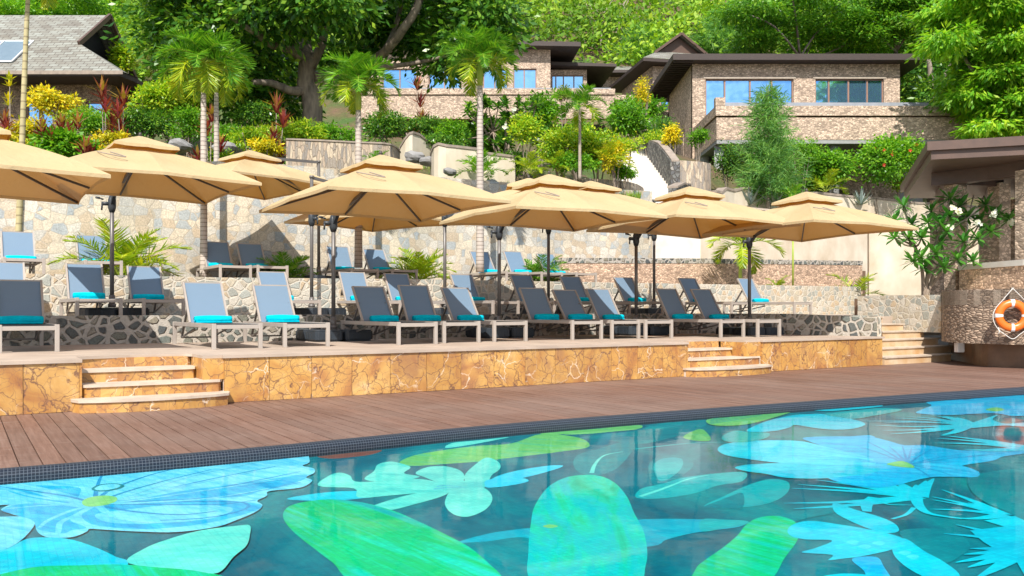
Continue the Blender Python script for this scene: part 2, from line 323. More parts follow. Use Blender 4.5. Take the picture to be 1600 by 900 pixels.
# ---------------------------------------------------------------- mesh helpers
class MB:
    def __init__(s): s.v = []; s.f = []; s.mi = []; s.sm = []; s.uv = {}
    def add(s, vs, fs, mi=0, smooth=False, uvs=None):
        b = len(s.v); s.v += [tuple(x) for x in vs]
        for k, f in enumerate(fs):
            if uvs: s.uv[len(s.f)] = uvs[k]
            s.f.append([b + i for i in f]); s.mi.append(mi); s.sm.append(smooth)
    def hexa(s, p, mi=0):            # p: 4 bottom points (ccw from above) + 4 top points
        s.add(p, [(3, 2, 1, 0), (4, 5, 6, 7), (0, 1, 5, 4), (1, 2, 6, 5), (2, 3, 7, 6), (3, 0, 4, 7)], mi)
    def box(s, c, size, rz=0, mi=0):
        hx, hy, hz = (k / 2 for k in size); ca, sa = math.cos(rz), math.sin(rz); p = []
        for z in (-hz, hz):
            for x, y in ((-hx, -hy), (hx, -hy), (hx, hy), (-hx, hy)):
                p.append((c[0] + x * ca - y * sa, c[1] + x * sa + y * ca, c[2] + z))
        s.hexa(p, mi)
    def ubox(s, u0, u1, v0, v1, z0, z1, mi=0):
        s.hexa([UV(u0, v0, z0), UV(u1, v0, z0), UV(u1, v1, z0), UV(u0, v1, z0), UV(u0, v0, z1), UV(u1, v0, z1), UV(u1, v1, z1), UV(u0, v1, z1)], mi)
    def prism(s, poly, z0, z1, mi=0, mside=None):
        n = len(poly)
        s.add([(p[0], p[1], z0) for p in poly] + [(p[0], p[1], z1) for p in poly], [list(range(n))[::-1], list(range(n, 2 * n))], mi)
        b = len(s.v) - 2 * n
        for i in range(n):
            j = (i + 1) % n; s.f.append([b + i, b + j, b + n + j, b + n + i]); s.mi.append(mi if mside is None else mside); s.sm.append(False)
    def bar(s, a, b, w, h=None, mi=0, up=Vector((0, 0, 1))):      # square bar between two points
        a, b = Vector(a), Vector(b); h = h or w; d = (b - a).normalized()
        x = d.cross(up)
        x = Vector((1, 0, 0)) if x.length < 1e-4 else x.normalized()
        y = x.cross(d).normalized(); p = []
        for q in (a, b):
            for i, j in ((-1, -1), (1, -1), (1, 1), (-1, 1)): p.append(q + x * (i * w / 2) + y * (j * h / 2))
        s.add(p, [(3, 2, 1, 0), (4, 5, 6, 7), (0, 1, 5, 4), (1, 2, 6, 5), (2, 3, 7, 6), (3, 0, 4, 7)], mi)
    def tube(s, pts, rads, n=8, mi=0, cap=True):
        pts = [Vector(p) for p in pts]
        if isinstance(rads, (int, float)): rads = [rads] * len(pts)
        vs = []; prev = None
        for i, p in enumerate(pts):
            d = (pts[min(i + 1, len(pts) - 1)] - pts[max(i - 1, 0)]).normalized()
            if prev is None:
                x = d.orthogonal().normalized()
            else:
                x = prev - d * prev.dot(d); x = x.normalized() if x.length > 1e-5 else d.orthogonal().normalized()
            prev = x; y = d.cross(x)
            for k in range(n):
                a = 2 * math.pi * k / n; vs.append(p + (x * math.cos(a) + y * math.sin(a)) * rads[i])
        fs = [(i * n + k, i * n + (k + 1) % n, (i + 1) * n + (k + 1) % n, (i + 1) * n + k) for i in range(len(pts) - 1) for k in range(n)]
        s.add(vs, fs, mi, True)
        if cap:
            b = len(s.v) - len(vs)
            s.f.append([b + k for k in range(n)][::-1]); s.mi.append(mi); s.sm.append(False)
            s.f.append([b + len(vs) - n + k for k in range(n)]); s.mi.append(mi); s.sm.append(False)
    def mesh(s, name, mats, origin=(0, 0, 0)):
        me = bpy.data.meshes.new(name); o = Vector(origin)
        me.from_pydata([tuple(Vector(x) - o) for x in s.v], [], s.f)
        for m in (mats if isinstance(mats, (list, tuple)) else [mats]): me.materials.append(m)
        me.polygons.foreach_set('material_index', s.mi); me.polygons.foreach_set('use_smooth', s.sm)
        if s.uv:
            ul = me.uv_layers.new(name='UVMap')
            for fi, uvs in s.uv.items():
                pl = me.polygons[fi]
                for li, q in zip(pl.loop_indices, uvs): ul.data[li].uv = q
        me.update(); return me
    def build(s, name, mats, parent=None, origin=None, bev=0):
        if origin is None:
            if parent is None:
                a = np.array([tuple(x) for x in s.v]); origin = ((a[:, 0].min() + a[:, 0].max()) / 2, (a[:, 1].min() + a[:, 1].max()) / 2, a[:, 2].min())
            else: origin = (0, 0, 0)
        ob = bpy.data.objects.new(name, s.mesh(name, mats, origin)); COL.objects.link(ob)
        if parent is None: ob.location = origin
        else:
            ob.parent = parent
        if bev:
            b = ob.modifiers.new('bevel', 'BEVEL'); b.width = bev; b.segments = 2; b.limit_method = 'ANGLE'
        return ob

def child(mb, name, mats, parent, bev=0):      # mesh given in world coordinates, parented to a thing that only has a location
    o = mb.build(name, mats, parent, origin=tuple(parent.location), bev=bev); return o
def tag(o, label=None, cat=None, group=None, kind=None):
    if label: o['label'] = label
    if cat: o['category'] = cat
    if group: o['group'] = group
    if kind: o['kind'] = kind
    return o
def empty(name, loc, label, cat, group=None, rz=0):
    e = bpy.data.objects.new(name, None); COL.objects.link(e); e.location = loc; e.rotation_euler = (0, 0, rz); e.empty_display_size = .2
    return tag(e, label, cat, group)
def copy_tree(o, parent=None):
    c = o.copy(); COL.objects.link(c)
    if parent is not None: c.parent = parent
    for ch in [x for x in KIDS.get(o.name, [])]:
        copy_tree(ch, c)
    return c
KIDS = {}
def index_kids():
    KIDS.clear()
    for x in COL.objects:
        if x.parent: KIDS.setdefault(x.parent.name, []).append(x)
def catmull(pts, n=6, closed=False):
    pts = [Vector(p) for p in pts]; N = len(pts); o = []
    rng_ = range(N) if closed else range(N - 1)
    for i in rng_:
        g = (lambda k: pts[k % N]) if closed else (lambda k: pts[max(0, min(N - 1, k))])
        p0, p1, p2, p3 = g(i - 1), g(i), g(i + 1), g(i + 2)
        for k in range(n):
            t = k / n
            o.append(.5 * ((2 * p1) + (p2 - p0) * t + (2 * p0 - 5 * p1 + 4 * p2 - p3) * t * t + (3 * p1 - p0 - 3 * p2 + p3) * t ** 3))
    if not closed: o.append(pts[-1])
    return o
def offset_line(pts, d):
    o = []
    for i, p in enumerate(pts):
        t = (Vector(pts[min(i + 1, len(pts) - 1)]) - Vector(pts[max(i - 1, 0)])).to_2d().normalized()
        n = Vector((-t.y, t.x)); o.append(Vector((p[0] + n.x * d, p[1] + n.y * d)))
    return o
def wallrun(name, pts, z0, z1, th, mat, label, cap=None, caph=.07, capo=.03, cat='wall', capname='coping', group=None):
    """a wall along a plan polyline; its thickness grows to the left of the line; z0 and z1 may be lists"""
    n = len(pts); z0 = z0 if isinstance(z0, (list, tuple)) else [z0] * n; z1 = z1 if isinstance(z1, (list, tuple)) else [z1] * n
    back = offset_line(pts, th); c = Vector((pts[n // 2][0], pts[n // 2][1], min(z0)))
    def run(fr, bk, a, b):
        m = MB(); vs = []
        for i in range(n): vs += [(fr[i][0], fr[i][1], a[i]), (bk[i][0], bk[i][1], a[i]), (bk[i][0], bk[i][1], b[i]), (fr[i][0], fr[i][1], b[i])]
        fs = [(0, 1, 2, 3)]
        for i in range(n - 1):
            k = i * 4; fs += [(k, k + 3, k + 7, k + 4), (k + 3, k + 2, k + 6, k + 7), (k + 2, k + 1, k + 5, k + 6), (k + 1, k, k + 4, k + 5)]
        k = (n - 1) * 4; fs.append((k + 3, k + 2, k + 1, k)); m.add(vs, fs); return m
    zt = [z - (caph if cap else 0) for z in z1]
    o = run(pts, back, z0, zt).build(name, mat, origin=c); tag(o, label, cat, group)
    if cap:
        cm = run(offset_line(pts, -capo), offset_line(pts, th + capo), [z + .002 for z in zt], z1); child(cm, capname, cap, o)
    return o
def struct(mb, name, mat, origin=(0, 0, 0)):
    return tag(mb.build(name, mat, origin=origin), kind='structure')

# ---------------------------------------------------------------- ground far and near
# (one wide sheet under everything)
g = MB(); g.add([(-700, -300, -1.2), (700, -300, -1.2), (700, 900, -1.2), (-700, 900, -1.2)], [(0, 1, 2, 3)])
struct(g, 'ground', M['soil'])

# ---------------------------------------------------------------- pool
rim0 = catmull([Vector((x, y, 0)) for x, y in ((-16, -2), (-9.5, 2.55), (-6, 4.68), (-3.585, 6.05), (-2.07, 6.98), (0, 8.45), (3.0, 10.15), (7.35, 12.4), (12, 14.6), (20, 17.6), (30, 20))], 8)
WL = -.082
prof = [(0, -.03), (0, .006), (.03, .008), (.062, .002), (.085, -.014), (.098, -.038), (.102, -.075), (.102, -.30)]
m = MB(); cum = 0; rows = [offset_line(rim0, -d) for d, z in prof]
pl = [0]
for i in range(1, len(prof)): pl.append(pl[-1] + math.hypot(prof[i][0] - prof[i - 1][0], prof[i][1] - prof[i - 1][1]))
for i in range(len(rim0) - 1):
    ln = (rim0[i + 1] - rim0[i]).length
    for j in range(len(prof) - 1):
        a, b, c_, d = rows[j][i], rows[j][i + 1], rows[j + 1][i + 1], rows[j + 1][i]
        m.add([(a.x, a.y, prof[j][1]), (d.x, d.y, prof[j + 1][1]), (c_.x, c_.y, prof[j + 1][1]), (b.x, b.y, prof[j][1])], [(0, 1, 2, 3)], 0, True,
              [[(cum, pl[j]), (cum, pl[j + 1]), (cum + ln, pl[j + 1]), (cum + ln, pl[j])]])
    cum += ln
struct(m, 'pool_rim', M['mosaic'])
inner = rows[-1]
poly = [Vector((p.x, p.y)) for p in inner] + [Vector((30, -12)), Vector((-16, -12))]
m = MB(); m.add([(p.x, p.y, WL) for p in poly], [list(range(len(poly)))[::-1]]); 
mw_ = struct(m, 'water', M['water'])

def paint(name, cols, streak=(1, 1, 1), scale=3, rough=.9, rot=0):
    """mosaic coloured basin: streaked colour broken up by small tiles"""
    m, n, b, o = newmat(name); b.inputs['Roughness'].default_value = rough; b.inputs['Specular IOR Level'].default_value = .1
    r0 = coords(n, rot=(0, 0, rot)); sv = n.nodes.new('ShaderNodeVectorMath'); sv.operation = 'MULTIPLY'; sv.inputs[1].default_value = streak; n.links.new(r0, sv.inputs[0])
    t = tex(n, sv.outputs[0], scale, 6, .62, .8); k = len(cols)
    c = ramp(n, t, [(.30 + .42 * i / max(1, k - 1), x) for i, x in enumerate(cols)])
    br = n.nodes.new('ShaderNodeTexBrick'); br.offset = 0; br.inputs['Scale'].default_value = 1; br.inputs['Brick Width'].default_value = .035; br.inputs['Row Height'].default_value = .035; br.inputs['Mortar Size'].default_value = .0028
    br.inputs['Color1'].default_value = (.84, .86, .88, 1); br.inputs['Color2'].default_value = (1.10, 1.08, 1.06, 1); br.inputs['Mortar'].default_value = (.80, .84, .86, 1); n.links.new(coords(n, rot=(0, 0, -.55)), br.inputs[0])
    c = mixc(n, .8, c, br.outputs[0], 'MULTIPLY')
    # broad soft light and dark drift of the old paint
    c = mixc(n, .7, c, ramp(n, tex(n, coords(n), .9, 3), [(.35, (.80, .84, .86)), (.65, (1.12, 1.08, 1.06))]), 'MULTIPLY')
    n.links.new(c, b.inputs['Base Color']); return m
PA = dict(
    bg=paint('deep_teal_paint', [(.0, .065, .105), (.0, .135, .175), (.0, .25, .245)], (1, .5, 1), 1.1),
    pale=paint('pale_aqua_paint', [(.06, .42, .60), (.16, .54, .68), (.30, .64, .72)], (1, 5, 1), 2.4, rot=.6),
    blue=paint('sky_blue_paint', [(.005, .27, .50), (.015, .38, .60), (.05, .50, .66)], (1, 5, 1), 2.4, rot=.6),
    line=paint('mid_blue_line_paint', [(.005, .20, .42), (.02, .30, .52)], scale=6),
    cyan=paint('bright_cyan_paint', [(.0, .38, .52), (.0, .46, .56), (.0, .54, .60)], (1, 2, 1), 2),
    cyand=paint('muted_cyan_paint', [(.0, .24, .34), (.0, .32, .40), (.0, .38, .43)], (1, 2, 1), 2),
    cyan2=paint('pale_cyan_paint', [(.01, .46, .62), (.08, .58, .68)], (1, 4, 1), 3, rot=-.2),
    azure=paint('azure_paint', [(.0, .27, .50), (.0, .38, .60), (.0, .48, .64)], (1, 4, 1), 2, rot=.3),
    green=paint('emerald_paint', [(.0, .34, .32), (.0, .44, .30), (.0, .42, .13), (.0, .50, .34), (.01, .50, .46)], (.30, 3.4, 1), 1.5, rot=.9),
    green2=paint('seagreen_paint', [(.0, .36, .20), (.0, .46, .30), (.0, .42, .42), (.0, .50, .34), (.01, .44, .15)], (3.2, .45, 1), 1.3),
    mint=paint('mint_paint', [(.05, .46, .42), (.13, .58, .48), (.20, .60, .50)], (1, 2, 1), 2),
    teal=paint('mid_teal_paint', [(.0, .15, .19), (.0, .24, .25)], (1, 2, 1), 2),
    tealc=paint('soft_teal_paint', [(.004, .28, .31), (.01, .38, .36)], (1, 2, 1), 2),
    lime=paint('yellow_green_paint', [(.10, .36, .10), (.18, .44, .12), (.06, .40, .24)], (1, 6, 1), 2, rot=.5),
    yel=paint('soft_yellow_paint', [(.16, .46, .16), (.30, .52, .16)], scale=3),
    red=paint('brick_red_paint', [(.22, .06, .045), (.28, .09, .06)], scale=3))
PK = list(PA); fm = MB(); fz = [-.1035]
FL = -.10
def fp(px, py):                                     # a spot of the mural on the pool floor
    Y = F * (EYE - FL) / max(py - HZ, 20); return ((px - 800) / F * Y, Y)
def zoomf(x0, y0, s): return lambda pts: [(x0 + a / s, y0 + b / s) for a, b in pts]
def shape(col, pts, smooth=True, n=5):
    q = [Vector((*fp(*p), 0)) for p in pts]
    # keep inside the basin: drop what passes the rim
    if smooth: q = catmull(q, n, True)
    fz[0] += .00007
    fm.add([(p.x, p.y, fz[0]) for p in q], [list(range(len(q)))], PK.index(col))
def ribbon(col, pts, w0, w1=None, n=6):
    q = catmull([Vector((*fp(*p), 0)) for p in pts], n); w1 = w0 if w1 is None else w1; N = len(q); a = []; b = []
    for i, p in enumerate(q):
        t = (q[min(i + 1, N - 1)] - q[max(i - 1, 0)]).normalized(); k = i / (N - 1); wd = (w0 + (w1 - w0) * k) / 2
        nn = Vector((-t.y, t.x, 0)); a.append(p + nn * wd); b.append(p - nn * wd)
    fz[0] += .00006
    fm.add([(p.x, p.y, fz[0]) for p in a + b[::-1]], [list(range(2 * N))], PK.index(col))
fm.add([(p.x, p.y, -.1038) for p in poly], [list(range(len(poly)))[::-1]], PK.index('bg'))
A = zoomf(0, 680, 4); B = zoomf(400, 660, 3.75); C = zoomf(760, 640, 3.4625); D = zoomf(1100, 620, 6.154); E = zoomf(1340, 600, 6.154); G = zoomf(1100, 720, 3.2)
# back motifs
shape('lime', B([(840, 232), (930, 190), (1100, 160), (1300, 135), (1500, 120)]) + C([(300, 130), (500, 150), (555, 198), (400, 225), (200, 250), (0, 275)]) + B([(1500, 215), (1300, 228), (1040, 245), (900, 252)]))
shape('red', B([(360, 198), (450, 182), (590, 172), (735, 160), (690, 182), (600, 197), (450, 210)]))
shape('mint', B([(1110, 138), (1160, 117), (1300, 103), (1480, 84), (1400, 102), (1260, 128), (1130, 147)]))
shape('lime', C([(290, 128), (420, 115), (560, 105), (700, 92), (830, 82), (830, 100), (700, 112), (560, 122), (400, 132)]))
shape('yel', C([(420, 132), (560, 118), (700, 108), (820, 104), (700, 116), (540, 130)]))
shape('teal', C([(500, 150), (640, 130), (800, 112), (1000, 60), (1170, 50), (1180, 90), (1000, 150), (820, 185), (640, 160)]))
shape('teal', C([(470, 285), (500, 240), (600, 212), (740, 172), (800, 190), (765, 255), (690, 325), (580, 355), (495, 332)]))
ribbon('mint', C([(570, 340), (590, 290), (640, 245), (740, 225)]), .035, .01)
ribbon('tealc', C([(800, 212), (950, 195), (1130, 178), (1370, 172)]), .04, .02)
for i in range(7):
    ribbon('tealc', C([(860, 125 - i * 6), (960, 98 - i * 5), (1060, 80 - i * 4)]), .012)
shape('lime', C([(1065, 150), (1110, 118), (1170, 105), (1215, 160), (1150, 168)])); shape('yel', C([(1130, 150), (1160, 130), (1195, 162)]))
shape('teal', C([(880, 290), (960, 250), (1060, 250), (1120, 290), (1080, 340), (980, 390), (900, 400)]))
shape('tealc', C([(905, 300), (960, 262), (1050, 262), (1062, 300), (1020, 350), (940, 385)]))
shape('tealc', C([(805, 468), (840, 425), (950, 400), (1090, 362), (1385, 335), (1385, 385), (1250, 410), (1130, 450), (980, 475), (860, 481)]))
ribbon('mint', C([(830, 468), (930, 435), (1010, 405), (1090, 375), (1200, 352)]), .035, .01)
shape('tealc', G([(0, 228), (100, 175), (220, 120), (330, 90), (420, 105), (415, 160), (320, 212), (160, 233)]))
shape('teal', C([(1165, 531), (1300, 475), (1385, 450), (1385, 528), (1280, 530)]))
# plumeria
shape('cyan', B([(180, 446), (350, 415), (560, 400), (900, 405), (560, 450), (350, 458)]))
shape('mint', B([(365, 370), (425, 312), (490, 293), (550, 310), (585, 345), (740, 342), (950, 330), (1080, 355), (1120, 395), (950, 412), (800, 425), (600, 438), (575, 385)]))
shape('mint', B([(635, 328), (690, 285), (715, 245), (790, 228), (880, 248), (905, 265), (868, 297), (960, 317), (830, 345), (700, 345)]))
shape('mint', B([(935, 295), (1000, 262), (1100, 255), (1185, 275), (1222, 312), (1200, 350), (1100, 360), (990, 320)]))
shape('mint', B([(1222, 312), (1280, 250), (1350, 205), (1420, 230), (1430, 270), (1380, 310), (1340, 380), (1250, 375)]))
shape('cyan2', B([(1340, 372), (1400, 320), (1500, 288), (1620, 265), (1740, 250), (1800, 255), (1700, 290), (1560, 325), (1450, 345), (1400, 378)]))
shape('cyan2', C([(0, 382), (110, 366), (200, 370), (228, 385), (170, 402), (60, 418), (0, 415)]))
shape('mint', B([(680, 492), (850, 435), (1000, 402), (1130, 392), (1100, 428), (930, 478), (770, 515)]))
shape('mint', B([(1108, 458), (1145, 395), (1230, 370), (1340, 385), (1385, 440), (1350, 505), (1250, 550), (1170, 542), (1120, 505)]))
shape('mint', B([(1060, 350), (1220, 340), (1250, 390), (1150, 410), (1080, 400)]))
for p in ([(1060, 375), (1120, 368), (1230, 380)], [(1040, 390), (1130, 380), (1200, 383)]): ribbon('line', B(p), .015, .006)
# large oval, long leaves
shape('cyand', C([(0, 672), (120, 652), (240, 640), (420, 640), (620, 625), (820, 595), (1000, 590), (1180, 593), (1400, 600), (1370, 632), (1200, 655), (1080, 675), (970, 705), (900, 738), (600, 760), (240, 800), (240, 900), (60, 900), (-70, 830), (-150, 750), (-150, 715)]))
shape('teal', C([(-160, 735), (0, 712), (240, 700), (240, 930), (40, 930), (-60, 850)]))
shape('green', B([(160, 530), (200, 488), (300, 462), (450, 450), (620, 468), (800, 515), (950, 578), (1100, 650), (1250, 730), (1380, 840), (1440, 905), (1400, 950), (640, 950), (450, 820), (350, 745), (230, 650), (170, 580)]))
shape('green2', C([(240, 620), (262, 520), (330, 422), (420, 370), (520, 353), (620, 360), (700, 400), (760, 470), (800, 560), (848, 650), (870, 760), (860, 850), (820, 930), (560, 960), (250, 930), (228, 760)]))
shape('yel', C([(305, 630), (345, 620), (388, 630), (345, 640)]))
shape('tealc', G([(-10, 293), (100, 293), (215, 300), (205, 318), (100, 336), (-10, 352)]))
shape('teal', G([(360, 275), (500, 245), (660, 222), (650, 258), (520, 285), (440, 305)]))
shape('green', G([(350, 576), (240, 640), (-60, 640), (-40, 540), (0, 500), (100, 430), (170, 370), (210, 320), (270, 285), (360, 275), (440, 295), (480, 340), (465, 400), (400, 490)]))
shape('teal', G([(980, 352), (1150, 338), (1270, 362), (1330, 420), (1290, 470), (1190, 512), (1060, 440)]))
shape('azure', G([(740, 490), (860, 480), (900, 530), (940, 610), (830, 610), (800, 550)]))
shape('cyan', G([(600, 580), (640, 568), (720, 563), (820, 570), (850, 590), (720, 600)]))
shape('cyan', G([(420, 340), (460, 312), (540, 300), (680, 318), (800, 338), (930, 365), (1000, 395), (950, 440), (800, 475), (700, 488), (622, 496), (640, 470), (490, 458), (560, 435), (640, 398), (500, 392), (430, 372)]))
shape('cyan', G([(655, 210), (645, 240), (680, 275), (800, 330), (900, 360), (972, 352), (955, 315), (880, 280), (760, 245)]))
shape('cyan', G([(945, 400), (1010, 390), (1100, 450), (1200, 505), (1280, 575), (1200, 620), (1060, 560), (985, 510), (945, 460)]))
for cx, cy in ((740, 408), (800, 430), (870, 412), (1000, 460), (1040, 480)):
    shape('cyan2', G([(cx - 30, cy), (cx, cy - 12), (cx + 35, cy - 4), (cx + 12, cy + 12)]))
# palm leaf motifs
def spikes(col, c, tips, w=.10):
    for t in tips:
        mid = ((c[0] + t[0]) / 2, (c[1] + t[1]) / 2 + (3 if t[1] > c[1] else -2)); ribbon(col, [c, mid, t], w, .008, 4)
spikes('cyan', G([(1070, 180)])[0], G([(400, 212), (450, 240), (440, 138), (470, 118), (560, 95), (650, 85), (730, 85), (820, 95), (900, 110), (930, 85), (1010, 130), (1060, 120), (1110, 100), (1150, 88)]), .13)
spikes('cyan', G([(1500, 270)])[0], G([(1190, 145), (1140, 180), (1140, 195), (1130, 242), (1250, 288), (1320, 210)]), .10)
ribbon('cyan', G([(1060, 180), (1075, 225), (1130, 265), (1290, 290)]), .08, .03)
ribbon('cyan', G([(860, 185), (815, 215), (815, 255)]), .10, .05); ribbon('cyan', G([(860, 190), (920, 218), (1040, 222)]), .04, .01); ribbon('cyan', G([(1050, 235), (1010, 270), (940, 292)]), .03, .02)
shape('cyan', G([(1640, 230), (1640, 640), (1560, 500), (1400, 410), (1330, 350), (1500, 330), (1400, 300), (1560, 275)]), False)
spikes('cyan', G([(1640, 420)])[0], G([(1260, 320), (1200, 365), (1330, 440), (1260, 510), (1320, 535), (1300, 470), (1360, 590)]), .13)
# blue flower right of centre
shape('teal', G([(1318, 90), (1390, 62), (1660, 50), (1660, 290), (1500, 250), (1400, 205), (1335, 150)]))
shape('azure', E([(-180, 540), (0, 510), (150, 515), (300, 550), (450, 590), (650, 590), (1000, 640), (1300, 625), (1640, 600), (1640, 660), (1400, 700), (1300, 740), (1000, 790), (1130, 830), (1175, 870), (1100, 900), (700, 900), (200, 1000), (-300, 900), (-300, 700)]))
shape('azure', D([(950, 400), (1100, 385), (1400, 382), (1640, 385), (1640, 600), (1300, 520), (1050, 445)]))
shape('cyan2', D([(130, 510), (180, 465), (300, 438), (450, 425), (700, 420), (950, 432), (1200, 490), (1400, 535), (1620, 600), (1620, 662), (1300, 662), (1000, 650), (700, 635), (400, 598), (200, 560)]))
shape('cyan', D([(130, 510), (180, 465), (300, 438), (430, 430), (520, 440), (540, 520), (560, 610), (400, 598), (200, 560)]))
shape('cyan', D([(295, 685), (380, 660), (500, 650), (800, 638), (1200, 655), (1640, 670), (1640, 730), (1200, 785), (800, 782), (600, 745), (400, 718)]))
shape('blue', E([(560, 880), (500, 780), (700, 740), (1000, 790), (1130, 830), (1160, 862), (1000, 890)]))
cfl = E([(480, 780)])[0]
for t in D([(1640, 540), (1300, 470), (1150, 440), (1000, 470), (700, 470), (500, 520), (700, 560), (900, 600), (1200, 630), (700, 690), (900, 720), (1200, 740)]): ribbon('azure', [cfl, ((cfl[0] + t[0]) / 2, (cfl[1] + t[1]) / 2 - 2), t], .03, .008, 4)
for t in E([(430, 600), (520, 620), (700, 640), (1000, 680), (1250, 690), (1400, 670), (900, 760), (1100, 850), (900, 880), (700, 900), (300, 600), (100, 560), (0, 600)]): ribbon('line', [cfl, ((cfl[0] + t[0]) / 2, (cfl[1] + t[1]) / 2 - 2), t], .028, .008, 4)
shape('lime', E([(280, 775), (420, 745), (520, 780), (540, 810), (400, 800)]))
# top right pieces
shape('lime', D([(20, 230), (150, 200), (400, 170), (640, 148), (880, 128), (700, 195), (400, 270), (100, 278)]))
for i in range(5): ribbon('teal', D([(60, 262 - i * 10), (300, 225 - i * 12), (560, 180 - i * 8)]), .02, .01)
shape('cyan', D([(410, 325), (600, 240), (850, 182), (1000, 172), (1150, 170), (1400, 212), (1550, 263), (1450, 308), (1250, 320), (1050, 302), (880, 275), (820, 300), (700, 330), (520, 343)]))
shape('tealc', D([(180, 380), (300, 330), (450, 345), (620, 350), (600, 400), (400, 440), (200, 430)]))
shape('cyan', D([(1040, 122), (1300, 90), (1640, 75), (1720, 90), (1640, 105), (1300, 136), (1120, 140)]))
shape('tealc', D([(1160, 170), (1400, 140), (1640, 115), (1800, 115), (1900, 125), (1860, 145), (1640, 185), (1450, 215), (1300, 200)]))
shape('azure', E([(660, 182), (760, 160), (900, 145), (1060, 152), (1200, 118), (1500, 100), (1700, 108), (1760, 200), (1700, 290), (1500, 312), (1300, 285), (900, 302), (700, 297), (560, 280), (640, 240), (710, 208)]))
shape('lime', E([(1230, 250), (1330, 228), (1410, 250), (1330, 268)]))
spikes('cyan', E([(1080, 395)])[0], E([(40, 360), (130, 398), (240, 450), (310, 485), (340, 330), (470, 315), (700, 300), (820, 310), (950, 325), (800, 500), (250, 375)]), .16)
shape('cyan', E([(1060, 385), (1200, 345), (1350, 300), (1300, 345), (1420, 385), (1640, 375), (1640, 415), (1400, 405), (1080, 430), (900, 430), (900, 395)]))
spikes('cyan', E([(1640, 620)])[0], E([(745, 525), (735, 572), (1010, 632), (800, 498)]), .22)
# big pale flower on the left
shape('pale', [(-60, 770), (0, 762), (17, 787), (-4, 792), (-40, 810), (-60, 800)])
shape('pale', [(-60, 757), (0, 755), (120, 738), (250, 722), (330, 716), (400, 712), (470, 706), (484, 722), (473, 729), (490, 733), (491, 740), (478, 747), (488, 752), (476, 761), (457, 765), (420, 769), (417, 776), (402, 784), (410, 791), (400, 801), (370, 814), (337, 825), (275, 833), (212, 832), (160, 829), (140, 828), (136, 832), (117, 840), (95, 842), (70, 840), (57, 830), (54, 812), (30, 808), (10, 802), (2, 797), (17, 787), (0, 778)])
shape('pale', [(-60, 812), (0, 809), (40, 809), (54, 816), (50, 828), (30, 848), (0, 862), (-60, 870)])
shape('blue', A([(15, 478), (80, 445), (200, 432), (330, 440), (480, 455), (560, 470), (480, 500), (440, 540), (540, 585), (450, 600), (400, 620), (300, 610), (230, 590), (205, 540), (100, 505)]))
shape('blue', A([(520, 490), (600, 450), (800, 425), (1100, 400), (1590, 430), (1590, 480), (1300, 555), (1000, 590), (800, 590), (600, 570), (520, 530)]))
shape('pale', A([(600, 500), (800, 470), (1100, 440), (1400, 450), (1450, 480), (1300, 530), (1000, 555), (800, 560), (650, 545)]))
shape('blue', A([(840, 420), (1100, 360), (1400, 320), (1640, 290), (1900, 250), (1880, 290), (1640, 350), (1500, 390), (1100, 400)]))
shape('blue', A([(230, 320), (480, 330), (500, 370), (470, 400), (420, 385), (300, 340)]))
shape('blue', A([(40, 345), (140, 345), (260, 380), (440, 430), (300, 415), (120, 380)]))
c0 = (150, 789)
for t in ([(120, 790), (60, 792), (6, 797)], [(110, 800), (75, 815), (62, 826)], [(120, 806), (95, 818), (90, 835), (75, 838)], [(60, 778), (20, 768), (-20, 764)], [(105, 775), (70, 766), (40, 760)]):
    ribbon('pale', [c0] + t, .05, .02)
for t in ([(190, 772), (260, 752), (330, 735)], [(220, 775), (320, 752), (430, 730)], [(230, 780), (340, 764), (470, 738)], [(240, 784), (360, 776), (470, 755)], [(250, 790), (340, 790), (400, 783)],
          [(170, 768), (230, 745), (290, 730)], [(150, 770), (156, 750), (160, 744)], [(260, 786), (370, 786), (385, 796), (330, 810), (250, 815)], [(200, 800), (280, 806), (340, 800)], [(110, 778), (60, 770), (0, 762)]):
    ribbon('line', [c0] + t, .035, .012)
for t in ([(200, 779), (300, 758), (400, 738)], [(230, 787), (330, 780), (420, 765)], [(180, 810), (240, 818), (300, 816)], [(200, 776), (300, 745), (400, 724)], [(215, 783), (320, 768), (440, 750)]): ribbon('pale', [c0] + t, .05, .02)
shape('yel', [(128, 786), (140, 779), (165, 776), (182, 779), (180, 786), (160, 792), (135, 793)])
shape('teal', [(143, 765), (155, 759), (178, 757), (194, 760), (188, 765), (168, 769), (150, 769)]); shape('pale', [(148, 765), (158, 760), (176, 758), (188, 760), (183, 764), (166, 767.5), (153, 767.5)])
shape('cyan', [(-60, 850), (0, 862), (40, 845), (72, 842), (110, 845), (150, 858), (180, 872), (200, 884), (150, 930), (-60, 930)])
shape('green', [(-80, 920), (0, 900), (60, 888), (130, 886), (200, 885), (330, 898), (360, 930), (-80, 960)])
shape('mint', A([(800, 810), (900, 720), (1050, 660), (1250, 605), (1480, 575), (1560, 573), (1562, 630), (1540, 700), (1460, 770), (1360, 872), (1180, 852)]), True)
# cut away what would run under the rim: the basin wall hides it
tag(fm.build('pool_floor', [PA[k] for k in PK], origin=(0, 0, 0)), kind='structure')

